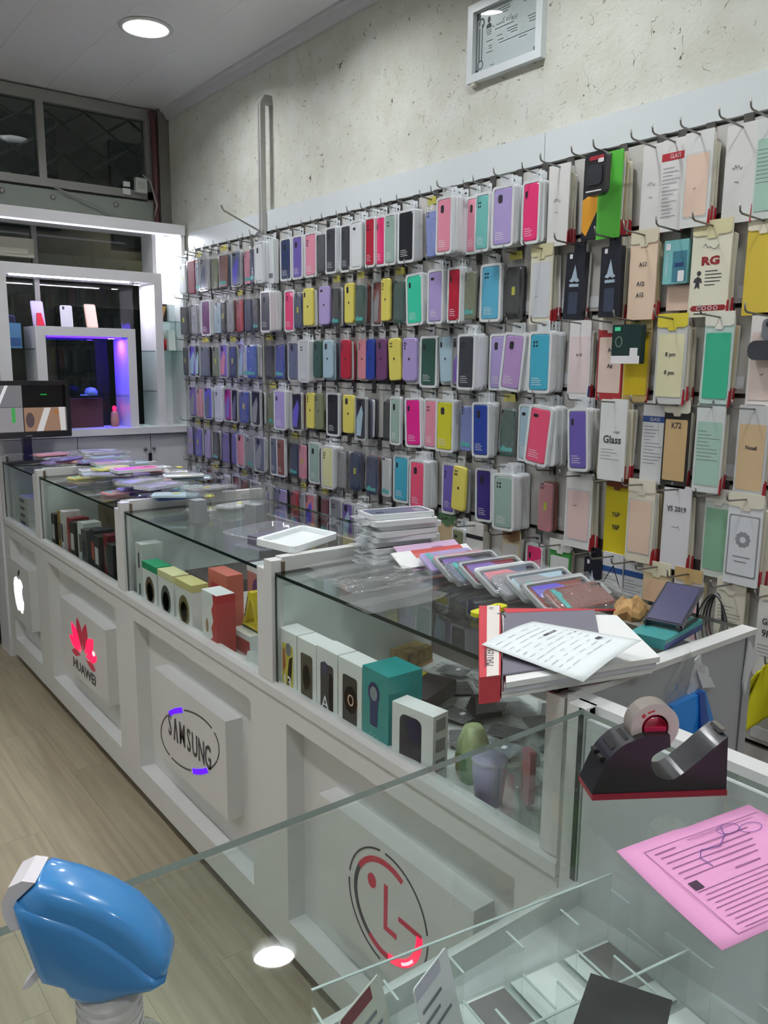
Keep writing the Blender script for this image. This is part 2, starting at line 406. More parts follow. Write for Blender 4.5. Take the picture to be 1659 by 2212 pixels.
# pipes, cables and boxes in the corner
tag(MB().tube([(1.835,4.440,2.184),(1.835,4.440,2.74),(1.82,4.440,2.78)], 0.016, 10).build('corner_pipe', mat('dark_red_pipe', (84,44,46), 0.5)), 'dark red vertical pipe in the corner beside the window', 'pipe')
MBc = MB().tube([(1.30,4.44,2.33),(1.50,4.43,2.27),(1.62,4.43,2.22),(1.80,4.424,2.192),(1.83,4.4195,2.30),(1.80,4.424,2.42),(1.76,4.43,2.45)], 0.004, 6)
tag(MBc.build('grey_cable', mat('cable_grey', (160,160,156), 0.5)), 'thin grey cable looping below the upper window', 'cable')
jb = thing('junction_box', 'small white plastic switch box at the window corner', 'switch box', (1.755, 4.465, 2.36))
MB().box(-0.03, 0.03, -0.03, 0.0, 0, 0.075).build('box_body', mat('box_white', (206,212,206), 0.4), jb)
MB().box(-0.02, 0.02, -0.034, -0.03, 0.02, 0.055).build('switch_plate', mat('box_white2', (188,196,190), 0.4), jb)
tag(MB().box(1.66, 1.70, 4.455, 4.468, 2.345, 2.375).build('paper_tag', PAPER), 'white paper note stuck low in the upper window', 'note')
tag(MB().box(1.665, 1.70, 4.455, 4.468, 2.385, 2.41).build('paper_tag', PAPER), 'white paper note stuck just above another note', 'note')

# ================================================================ FAR DISPLAY CABINET
YF = 4.25; YB = 4.45
CABW = mat('cabinet_white', (224, 224, 226), 0.35)
cab = thing('display_cabinet', 'white built-in display cabinet with lit open bays at the shop front', 'cabinet', (1.4, YF, 0))
def cpart(name, x0, x1, y0, y1, z0, z1, m=CABW, par=None):
    return MB().box(x0-1.4, x1-1.4, y0-YF, y1-YF, z0, z1).build(name, m, par or cab)
cpart('top_frame', 0.62, 1.905, 4.24, YB, 2.135, 2.185)
cpart('side_panel', 1.885, 1.905, YF, YB, 1.13, 2.135)
cpart('bay_back', 1.765, 1.885, 4.435, YB, 1.13, 2.135, mat('bay_white', (235,238,240), 0.4))
cpart('stile', 1.722, 1.765, 4.24, YB, 1.132, 1.878)
cpart('stile', 1.745, 1.765, 4.30, YB, 1.93, 2.135)
cpart('stile', 0.945, 1.000, 4.24, YB, 1.132, 1.878)
cpart('frame_rail', 0.62, 1.765, 4.24, YB, 1.878, 1.930)
for (x0, x1, z0, z1, n) in ((1.115,1.612,1.596,1.640,'niche_top'),(1.568,1.612,1.13,1.596,'niche_side'),(1.115,1.162,1.13,1.596,'niche_side')):
    cpart(n, x0, x1, 4.24, YB, z0, z1)
cpart('ledge', 0.905, 1.905, 4.215, YB, 1.098, 1.132)
cpart('base', 0.905, 1.905, YF+0.02, YB, 0.0, 1.098)
SHG = glassy('shelf_glass', (225,238,235), 1.5)
for (x0, x1, z) in ((1.612,1.722,1.532),(1.612,1.722,1.322),(1.765,1.885,1.69),(1.765,1.885,1.535),(1.000,1.115,1.532),(1.162,1.568,1.300)):
    cpart('glass_shelf', x0, x1, 4.255, YB, z-0.006, z, SHG)
for (x0, x1) in ((0.915,1.287),(1.291,1.672),(1.677,1.885)):
    d = cpart('door', x0, x1, YF, YF+0.02, 0.09, 1.090, mat('door_white', (214,216,218), 0.4))
    MB().lathe([(0.009,0),(0.009,0.012),(0.004,0.014)], 12).build('lock', STEEL, d, True, (x1-1.4-0.030 if x1 < 1.68 else x0-1.4+0.012, 0, 1.015), (R(90),0,0))
LEDW = emis('led_white', (240,236,255), 40); LEDV = emis('led_violet', (56,24,255), 9)
cpart('led_strip', 1.02, 1.60, 4.262, 4.270, 1.872, 1.878, LEDW)
cpart('led_strip', 1.18, 1.55, 4.275, 4.29, 1.588, 1.596, LEDV)
cpart('led_strip', 0.70, 1.86, 4.262, 4.268, 2.127, 2.135, emis('led_white_dim', (235,238,255), 1.6))
for (x, z, m) in ((1.83, 2.135, emis('spot_white', (245,250,255), 1500)), (1.665, 1.878, emis('spot_white2', (240,236,255), 900)), (1.515, 1.596, emis('spot_violet', (66,34,255), 1700))):
    s = MB().lathe([(0.022,0),(0.022,-0.006),(0.015,-0.007)], 16, cap=False).build('spot_ring', STEEL, cab, True, (x-1.4, 4.33-YF, z))
    MB().lathe([(0.016,-0.0045),(0.016,-0.007)], 16).build('spot_disc', m, s)
k = thing('key_bunch', 'small dark keys hanging from the cabinet door lock', 'keys', (1.658, YF-0.02, 1.005))
MB().tube([(0,0.01,0.005),(0.004,0,-0.012)], 0.002, 5).build('key_ring', STEEL, k); MB().box(-0.006,0.012,-0.004,0.002,-0.060,-0.012).build('key_fob', DARK, k)
# things on the cabinet
def slab_phone(name, label, x, y, z, wd, h, lean, m, rz=0.0, front=None, group=None):
    t = thing(name, label, 'phone', (x, y, z), (R(-lean), 0, R(rz)), group)
    MB().poly(rr(wd, h, 0.008, 3, 0, h/2), 0, 0.008, 0, FY).build('body', m, t)
    if front: MB().poly(rr(wd-0.008, h-0.012, 0.006, 3, 0, h/2), 0.008, 0.0086, 0, FY).build('screen', front, t)
    else: MB().poly(ell(-wd*0.22, h*0.87, 0.006, 0.009, 10), 0.008, 0.0088, 0, FY).build('camera_hole', HOLE, t)
    return t
slab_phone('display_phone', 'dark blue phone standing behind the blue gradient box', 1.04, 4.405, 1.532, 0.075, 0.165, 12, mat('phone_blue', (54,60,120), 0.3), 8, mat('screen_dark', (30,34,60), 0.15))
p = slab_phone('display_phone', 'lilac phone with a red stand in front, on the niche frame', 1.16, 4.33, 1.64, 0.060, 0.125, 12, mat('phone_lilac', (190,180,230), 0.3), 6, mat('screen_lilac', (206,196,240), 0.2))
MB().poly([(-0.018,0),(0.020,0),(0.010,0.062),(-0.010,0.062)], 0.012, 0.022, 0, FY).build('stand', mat('red_stand', (214,36,66), 0.4), p)
slab_phone('display_phone', 'silver phone leaning back, camera showing, on the niche frame', 1.295, 4.33, 1.64, 0.058, 0.112, 16, mat('phone_silver', (190,190,202), 0.3), -12)
slab_phone('display_phone', 'rose gold phone standing tilted on the niche frame', 1.42, 4.33, 1.64, 0.060, 0.122, 12, mat('phone_gold', (206,172,158), 0.3), 8, mat('screen_gold', (220,196,186), 0.2))
slab_phone('display_phone', 'small violet phone at the end of the niche frame', 1.585, 4.30, 1.64, 0.045, 0.03, 10, mat('phone_violet', (70,60,150), 0.3), 8)
b = thing('phone_box', 'blue gradient phone box on the left glass shelf', 'box', (1.035, 4.33, 1.532))
MB().box(-0.034,0.034,-0.02,0.02,0,0.12).build('carton', mat('box_blue', (92,140,184), 0.4), b); MB().flat(rect(-0.03,0.03,0.01,0.05), 0.0204, 0, FY).build('print', mat('box_blue_dk', (60,96,150), 0.4), b)
b = thing('perfume_box', 'black and gold little box on the top shelf of the right bay', 'box', (1.80, 4.34, 1.69))
MB().box(-0.022,0.022,-0.02,0.02,0,0.09).build('carton', mat('box_black', (46,42,40), 0.4), b); MB().poly([(-0.02,0.02),(0.0,0.02),(0.02,0.08),(0.0,0.08)], 0.02, 0.0206, 0, FY).build('print', mat('gold_print', (190,150,90), 0.4), b)
b = thing('spray_can', 'red and white small can on the middle shelf of the right bay', 'can', (1.805, 4.34, 1.535))
MB().lathe([(0.016,0),(0.016,0.06)], 14).build('can_body', mat('can_red', (200,44,52), 0.4), b, True); MB().lathe([(0.016,0.06),(0.015,0.095),(0.006,0.10)], 14).build('cap', PAPER, b, True)
tag(MB().box(-0.022,0.022,-0.02,0.02,0,0.09).build('white_box', mat('box_pale', (216,228,230), 0.5), None, False, (1.852,4.36,1.69), (0,0,R(20))), 'plain pale box on the top shelf of the right bay', 'box')
tag(MB().hexa([(-0.02,-0.02,0),(0.02,-0.02,0),(0.02,0.02,0),(-0.02,0.02,0)],[(-0.016,-0.01,0.11),(0.02,-0.01,0.11),(0.02,0.02,0.11),(-0.016,0.02,0.11)]).build('paper_stand', PAPER, None, False, (1.85,4.35,1.535)), 'folded white paper stand on the middle shelf of the right bay', 'stand')
b = thing('cap_display', 'little pale blue cap on the glass shelf of the violet niche', 'cap', (1.40, 4.34, 1.30))
MB().lathe([(0.032,0),(0.032,0.018),(0.024,0.034),(0.006,0.040)], 16).build('crown', mat('cap_blue', (120,150,220), 0.6), b, True); MB().poly(ell(-0.03,0,0.028,0.022,14), 0.0, 0.004, 0, UP).build('brim', mat('cap_blue'  , (120,150,220)), b)
tag(MB().lathe([(0.020,0),(0.022,0.03),(0.018,0.075),(0.010,0.082)], 14).build('toy_figure', mat('tan_thing', (196,140,92), 0.6), None, True, (1.525,4.36,1.132)), 'tan rounded jar at the bottom of the violet niche', 'jar')
tag(MB().lathe([(0.006,0),(0.011,0.008),(0.010,0.02),(0.003,0.026)], 12).build('indicator_lamp', emis('red_indicator', (255,20,60), 6), None, True, (1.525,4.36,1.2155)), 'small glowing red indicator lamp in the violet niche', 'lamp')
tag(MB().box(-0.15,0.13,-0.04,0.04,0,0.15).build('brown_reflection', mat('reflection_brown', (86,46,42), 0.6), None, False, (1.33,4.39,1.132)), 'plain brown block standing for a reflection low in the violet niche', 'box')  # brown block stands in for the brownish reflection low in the niche
b = thing('door_closer', 'grey metal door closer box seen through the upper bay', 'door closer', (1.02, 4.44, 2.02))
MB().box(-0.28,0.16,-0.03,0.02,-0.045,0.045).build('housing', mat('closer_grey', (176,174,160), 0.45), b); MB().box(-0.28,0.13,-0.033,-0.03,-0.03,-0.005).build('arm', mat('closer_lt', (206,204,190), 0.4), b)

# ================================================================ RIGHT WALL: slat panel, header, conduit, certificate
G0 = 2.0425; GS = 0.2125
YS0, YS1 = -0.60, 4.20
SLATM = mat('slat_grey', (196, 194, 190), 0.35, spec=0.5)
sw = thing('slat_wall', 'grey slatted display wall panel carrying rows of hooks', 'display panel', (WX, 1.8, 0))
MB().box(0.004, 0.0195, YS0-1.8, YS1-1.8, 0.0, G0+0.09).build('backing', mat('groove_dark', (92,90,88), 0.5), sw)
for i in range(10):
    zt = G0-0.006-GS*i; zb = max(G0+0.006-GS*(i+1), 0.02)
    if zt-zb < 0.03: continue
    MB().box(-0.012, 0.004, YS0-1.8, YS1-1.8, zb, zt).build('slat', SLATM, sw)
    MB().box(-0.0125, 0.0, YS0-1.8, YS1-1.8, zb-0.0115, zb-0.0095).build('groove_lip', STEEL, sw)
for (y0, y1) in ((YS0, 1.715), (1.718, 4.15)):
    MB().box(-0.012, 0.0195, y0-1.8, y1-1.8, G0+0.006, G0+0.092).build('header_board', WHITE2, sw)
# little white price tags and dark clips in the lower slats
for r in range(7):
    for q in range(9):
        y = 0.92 + q*0.135 + rnd.uniform(-.03,.03); z = G0-GS*(r+1)+0.016
        MB().box(-0.0135, -0.012, y-1.8, y+0.055-1.8, z, z+0.030).build('price_tag', mat('tag_pale', (216,218,222), 0.5), sw)
cd = thing('cable_duct', 'grey vertical cable duct running down the wall over the hooks', 'cable duct', (1.875, 3.35, 0.9))
MB().box(-0.012,0.012,-0.014,0.014,0,1.68).build('duct', mat('duct_grey', (176,176,172), 0.5), cd)
MB().box(-0.0135,-0.012,-0.003,0.003,0,1.68).build('duct_seam', mat('duct_seam', (140,140,136), 0.5), cd)
MB().hexa([(-0.012,-0.016,1.68),(0.045,-0.016,1.68),(0.045,0.014,1.68),(-0.012,0.014,1.68)],[(0.010,-0.016,1.715),(0.045,-0.016,1.715),(0.045,0.012,1.70),(0.010,0.012,1.70)]).build('duct_end', mat('duct_grey',(176,176,172)), cd)
tag(MB().tube([(1.885,3.34,2.035),(1.80,3.36,2.075),(1.72,3.42,2.13),(1.712,3.425,2.15)], 0.004, 6).build('long_bent_hook', STEEL), 'long bent bare hook sticking out beside the cable duct', 'hook')
tag(MB().tube([(1.885,3.33,2.03),(1.80,3.27,2.03),(1.785,3.262,2.012),(1.78,3.26,1.985)], 0.004, 6).build('long_bent_hook', STEEL), 'bent hook drooping beside the cable duct', 'hook')
# framed certificate
cf = thing('framed_certificate', 'framed certificate in a white frame hanging on the plaster wall', 'picture frame', (1.92, 1.9125, 2.348))
MB().ring(rect(-0.156,0.156,0,0.226), rect(-0.132,0.132,0.024,0.202), 0.0, 0.022).build('frame', WHITE2, cf)
ce_ = MB().flat(rect(-0.134,0.134,0.022,0.204), 0.006).build('certificate', mat('cert_paper', (196,206,206), 0.35), cf)
pr = MB()
pr.flat(rect(-0.130,-0.127,0.03,0.198), 0.0065); pr.flat(rect(-0.118,-0.114,0.06,0.155), 0.0065); pr.flat(rect(-0.107,-0.103,0.06,0.165), 0.0065)
pr.poly(arc(-0.108,0.168,0.010,0.013,-60,200,0.005), 0.006, 0.0066); pr.poly(arc(-0.110,0.049,0.011,0.012,0,359,0.003,20), 0.006, 0.0066)
pr.flat(rect(-0.131,-0.113,0.18,0.2), 0.0062); pr.flat(rect(-0.131,-0.118,0.026,0.038), 0.0062); pr.flat(rect(0.113,0.130,0.026,0.042), 0.0062)
pr.flat([(-0.088,0.146),(-0.064,0.146),(-0.066,0.156),(-0.072,0.160),(-0.080,0.160),(-0.086,0.156)], 0.0065); pr.flat(ell(-0.076,0.170,0.0065,0.0095,12), 0.0065)
for k in range(3): pr.flat(rect(-0.088+0.002*k,-0.064,0.139-0.006*k,0.141-0.006*k), 0.0065)
for (a0,a1,b) in ((-0.04,0.012,0.186),(-0.042,0.014,0.179),(-0.042,0.004,0.172),(-0.05,0.03,0.133),(0.0,0.045,0.120),(0.005,0.045,0.113),(0.018,0.045,0.106),(-0.04,-0.018,0.112),(-0.036,-0.012,0.099),(-0.086,-0.058,0.108),(-0.076,-0.06,0.093),(-0.074,-0.06,0.086),(-0.084,-0.056,0.076),(-0.03,0.118,0.090),(0.052,0.085,0.082),(-0.066,-0.05,0.036),(0.085,0.118,0.130),(0.09,0.118,0.122),(0.092,0.118,0.114),(0.06,0.116,0.19),(0.062,0.116,0.183),(0.066,0.116,0.176)):
    pr.flat(rect(a0,a1,b,b+0.0022), 0.0065)
text_mb(pr, '\ufe90\ufeb4\ufedb \ufeea\ufee7\ufe8d\ufeed\ufeae\ufb58'[::1], 0.022, -0.008, 0.150, 0.0066)
pr.build('print', mat('cert_ink', (72,80,84), 0.6), ce_)
MB().box(-0.010,-0.009,-0.130,0.130,0.024,0.202).build('glass', glassy('frame_glass', (252,253,253), 1.18, 0.03), cf)
MB().box(-0.02,0.0,0.120,0.140,-0.010,0.0).build('support_block', mat('block', (200,198,186), 0.6), cf)

# ================================================================ HANGING PACKS
def tabpoly(wd, z0, z1):
    return [(-wd/2,z0),(wd/2,z0),(wd/2,z1-0.004),(wd/2-0.004,z1),(-wd/2+0.004,z1),(-wd/2,z1-0.004)]
W0, H0 = 0.085, 0.176            # nominal body of a blister pack; origin is the hook hole, front faces -x
ZT = -0.018; ZC = ZT-H0/2
def case_slab(wd, h, r, d0, d1, bev=0.002, cb=ZC, mb=None, m=0):
    mb = mb or MB()
    L = [[FX(a,b,d) for a,b in rr(w2,h2,rr2,3,0,cb)] for w2,h2,rr2,d in ((wd,h,r,d0),(wd,h,r,d1-bev),(wd-2*bev,h-2*bev,r-bev*.6,d1))]
    return mb.loft(L, m)
def sil_frame():
    mb = MB()
    mb.ring(rr(W0,H0,0.011,3,0,ZC), rr(W0-0.016,H0-0.016,0.007,3,0,ZC), 0.0, 0.012)
    mb.flat(rr(W0,H0,0.011,3,0,ZC), 0.001)
    return mb
def tab_mb(mb=None, m=0, z1=0.012):
    mb = mb or MB()
    o = rr(0.040, z1-ZT+0.004, 0.005, 3, 0, (z1+ZT-0.004)/2); i_ = rr(0.022, 0.006, 0.0025, 3, 0, -0.001)
    mb.ring(o, i_, 0.002, 0.0035, m)
    return mb
ME = {}
ME['sil_frame'] = sil_frame().mesh('blister_frame', [FRAMEW])
ME['sil_tab'] = tab_mb().mesh('hang_tab', [MILKY])
ME['sil_case'] = case_slab(W0-0.018, H0-0.018, 0.009, 0.002, 0.0125).mesh('case_slab', [WHITE], False)
ME['bare_case'] = case_slab(0.072, 0.150, 0.012, 0.0, 0.0105, 0.003, ZC+0.008).mesh('bare_case', [WHITE])
ME['bag_case'] = case_slab(0.068, 0.146, 0.011, 0.001, 0.0095, 0.0025, ZC-0.004).mesh('bag_case', [WHITE])
ME['clr_case'] = case_slab(0.066, 0.146, 0.010, 0.001, 0.0085, 0.002, ZC).mesh('clr_case', [WHITE])
def lines(n, a0, a1, b0, d, rs):
    mb = MB()
    for k in range(n):
        mb.flat(rect(a0, a0+(a1-a0)*rs.uniform(.45,1), b0-k*0.0062, b0-k*0.0062+0.0016), d)
    return mb
ME['sil_print'] = lines(4, -0.026, 0.022, ZC-0.046, 0.0128, random.Random(3)).mesh('print', [PRINT])
def cams(kind, w2, cb, d):
    mb = MB(); x = -w2/2+0.013; z = cb
    if kind == 0: mb.poly(rr(0.010,0.020,0.0049,3,x,z-0.008), d, d+0.0006)
    elif kind == 1:
        for (i,j) in ((0,0),(0.010,0),(0,-0.011),(0.010,-0.011)): mb.poly(ell(x+i,z+j,0.0032,0.0036,10), d, d+0.0006)
    elif kind == 2:
        for k in range(3): mb.poly(ell(x,z-0.010*k,0.0038,0.0038,10), d, d+0.0006)
        mb.poly(ell(x+0.009,z-0.004,0.002,0.002,8), d, d+0.0006)
    elif kind == 3: mb.poly(rr(0.016,0.024,0.006,3,x+0.012,z-0.008), d, d+0.0006)
    else:
        mb.poly(rr(0.018,0.009,0.004,3,x+0.006,z), d, d+0.0006)
    return mb
for k in range(5):
    ME['cam_sil%d'%k] = cams(k, W0-0.018, ZC+H0/2-0.030, 0.0125).mesh('cam', [HOLE])
    ME['cam_bare%d'%k] = cams(k, 0.070, ZC+0.066, 0.0105).mesh('cam', [HOLE])
ME['emblem'] = MB().poly(ell(0,ZC+0.010,0.0045,0.005,10), 0.0105, 0.0109).mesh('emblem', [HOLE])
def bag_mesh(seed):
    rs = random.Random(seed); mb = MB(); na, nb = 6, 9
    g = []
    for j in range(nb):
        b = 0.010 - (0.205)*j/(nb-1)
        pinch = 0.72 + 0.28*min(1, j/2.5)
        for i in range(na):
            a = (-0.042+0.084*i/(na-1))*pinch
            inside = 0.011 if (0 < i < na-1 and 2 <= j < nb-1) else 0.004
            g.append(FX(a+rs.uniform(-.001,.001), b, inside+rs.uniform(-.0016,.0022)+(0.004*rs.random() if j < 2 else 0)))
    fs = [(j*na+i, j*na+i+1, (j+1)*na+i+1, (j+1)*na+i) for j in range(nb-1) for i in range(na-1)]
    mb.add(g, fs); return mb
for k in range(4): ME['bag%d'%k] = bag_mesh(k).mesh('film_bag', [FILM])
ME['bag_header'] = MB().poly([(-0.030,-0.014),(0.030,-0.014),(0.024,0.010),(-0.024,0.010)], 0.001, 0.003).mesh('header', [CLEAR])
ME['bag_tag'] = MB().poly(rect(-0.005,0.009,ZC-0.012,ZC+0.012), 0.0100, 0.0106).mesh('tag', [WHITE])
ME['bag_label'] = MB().poly([(-0.028,ZC-0.062),(0.028,ZC-0.062),(0.028,ZC-0.050),(-0.006,ZC-0.050),(-0.008,ZC-0.044),(-0.018,ZC-0.044),(-0.020,ZC-0.050),(-0.028,ZC-0.050)], 0.0100, 0.0106).mesh('label', [WHITE])
# single-mesh packs for the ones hanging behind
ME['sil_back'] = tab_mb(MB().poly(rr(W0,H0,0.011,3,0,ZC), 0.0, 0.0115)).mesh('blister_behind', [FRAMEW])
ME['bag_back'] = case_slab(0.070, 0.150, 0.010, 0.0, 0.0075, 0.001, ZC-0.002).mesh('bag_behind', [WHITE])
mb = MB().poly(rr(0.088,0.186,0.003,1,0,ZC-0.004), 0.0, 0.0045)
mb.poly([(0.0395,ZC-0.098),(0.0445,ZC-0.098),(0.0445,ZC-0.062),(0.0425,ZC-0.060)], -0.0004, 0.0049, 1)
mb.poly([(-0.030,ZT),(0.030,ZT),(0.026,0.010),(-0.026,0.010)], 0.0, 0.0045)
ME['card_back'] = mb.mesh('card_behind', [CREAM, REDTIP])
# hook
HL = 0.125
mb = MB().tube([(0,0,0),(-HL+0.012,0,0.006),(-HL+0.004,0,0.010),(-HL,0,0.026)], 0.0024, 6)
ME['hook'] = mb.mesh('hook_wire', [STEEL], True)
ME['hook_plate'] = MB().box(0.0,0.004,-0.012,0.012,-0.012,0.036).box(-0.004,0.0,-0.005,0.005,-0.006,0.006).mesh('hook_plate', [mat('plate_dark', (96,94,92), 0.4, 0.6)])

KP = dict(sil='silicone case blister pack', bag='bagged phone case', clr='clear blister case pack', bare='silicone phone case', card='screen protector pack', boxb='accessory box pack', boxt='accessory box pack', box='accessory carton', flip='leather flip case')
KN = dict(sil='silicone_case_pack', bag='bagged_phone_case', clr='clear_case_pack', bare='phone_case', card='screen_protector_pack', boxb='accessory_box', boxt='accessory_box', box='accessory_box', flip='flip_case')
KC = dict(sil='phone case', bag='phone case', clr='phone case', bare='phone case', card='screen protector', boxb='box', boxt='box', box='box', flip='phone case')
CN = dict(dgrey='dark grey', dgreen='dark green', hotpink='hot pink', palblue='pale blue', peri='periwinkle', turq='turquoise', mintgreen='mint green', blueviolet='blue-violet', magviolet='magenta-violet', royal='royal blue', paleyellow='pale yellow', clear='clear', sky='sky blue', navy='navy blue', plum='plum', olive='olive')
CDESC = dict(white='white handwritten', green='green-backed', glassred='red-banded white', peachc='peach-sheeted', mint='mint green', greysheet='grey-sheeted', peach='peach', rg='cream red-lettered', yellow='yellow', pinkblue='pink-white', peachred='peach red-edged', yellow2='yellow-bottomed', paleyellow='pale yellow', greenframe='emerald white-framed', whitered='red-edged white', glassbig='white big-lettered', glassblue='blue-banded white', blackframe='tan black-framed', tanframe='tan grey-framed', pinkpale='pale pink', yellow3='bright yellow', peachcream='peach cream-framed', y5='white scribbled', greenpale='pale green', gear='white gear-printed', tan='tan', blackpack='white black-topped', creampack='cream', greenwhite='green-trimmed white', bluehead='blue-headed white', peachkraft='peach kraft-topped', pinkkraft='pink kraft-topped', cream='cream', ninehk='white lettered')
def add_case_parts(t, kind, col, seed, plain=False):
    rs = random.Random(seed)
    if kind == 'sil':
        put('hang_tab', ME['sil_tab'], t)
        put('phone_case', ME['sil_case'], t, mats=[cm(col)])
        put('camera_hole', ME['cam_sil%d' % rs.randrange(5)], t)
        put('print', ME['sil_print'], t)
    elif kind == 'bag':
        c = put('phone_case', ME['bag_case'], t, mats=[cm(col)])
        put('camera_hole', ME['cam_bare%d' % rs.randrange(5)], c)
        put('header', ME['bag_header'], t, mats=[mat('hdr_yellow', (214,204,60), 0.5) if rs.random() < .28 else CLEAR])
        if rs.random() < .4: put('label', ME['bag_label'], t, mats=[mat('lbl_teal', (70,186,184), 0.5)])
        elif rs.random() < .4: put('label', ME['bag_tag'], t, mats=[mat('lbl_yellow', (214,214,44), 0.5)])
    elif kind == 'clr':
        put('hang_tab', ME['sil_tab'], t)
        c = put('phone_case', ME['clr_case'], t, mats=[cm(col)])
        put('camera_hole', ME['cam_bare%d' % rs.randrange(5)], c)
        put('pattern', ME['clr_pat'], c, mats=[cm(rs.choice(['blueviolet','violet','grey','rose','slate','palblue']))])
ME['clr_pat'] = MB().poly([(-0.030,ZC-0.066),(0.002,ZC-0.066),(0.016,ZC+0.02),(0.006,ZC+0.05),(-0.030,ZC+0.0)], 0.0085, 0.0089).mesh('pattern', [WHITE])
ME['clr_frame'] = MB().ring(rr(W0-0.003,H0-0.010,0.010,3,0,ZC), rr(W0-0.014,H0-0.022,0.007,3,0,ZC), 0.0, 0.011).flat(rr(W0-0.003,H0-0.010,0.010,3,0,ZC), 0.0115).mesh('clear_frame', [MILKY])
ME['clr_frame'] = MB().ring(rr(W0-0.003,H0-0.010,0.010,3,0,ZC), rr(W0-0.014,H0-0.022,0.007,3,0,ZC), 0.0, 0.011).mesh('clear_frame', [MILKY])
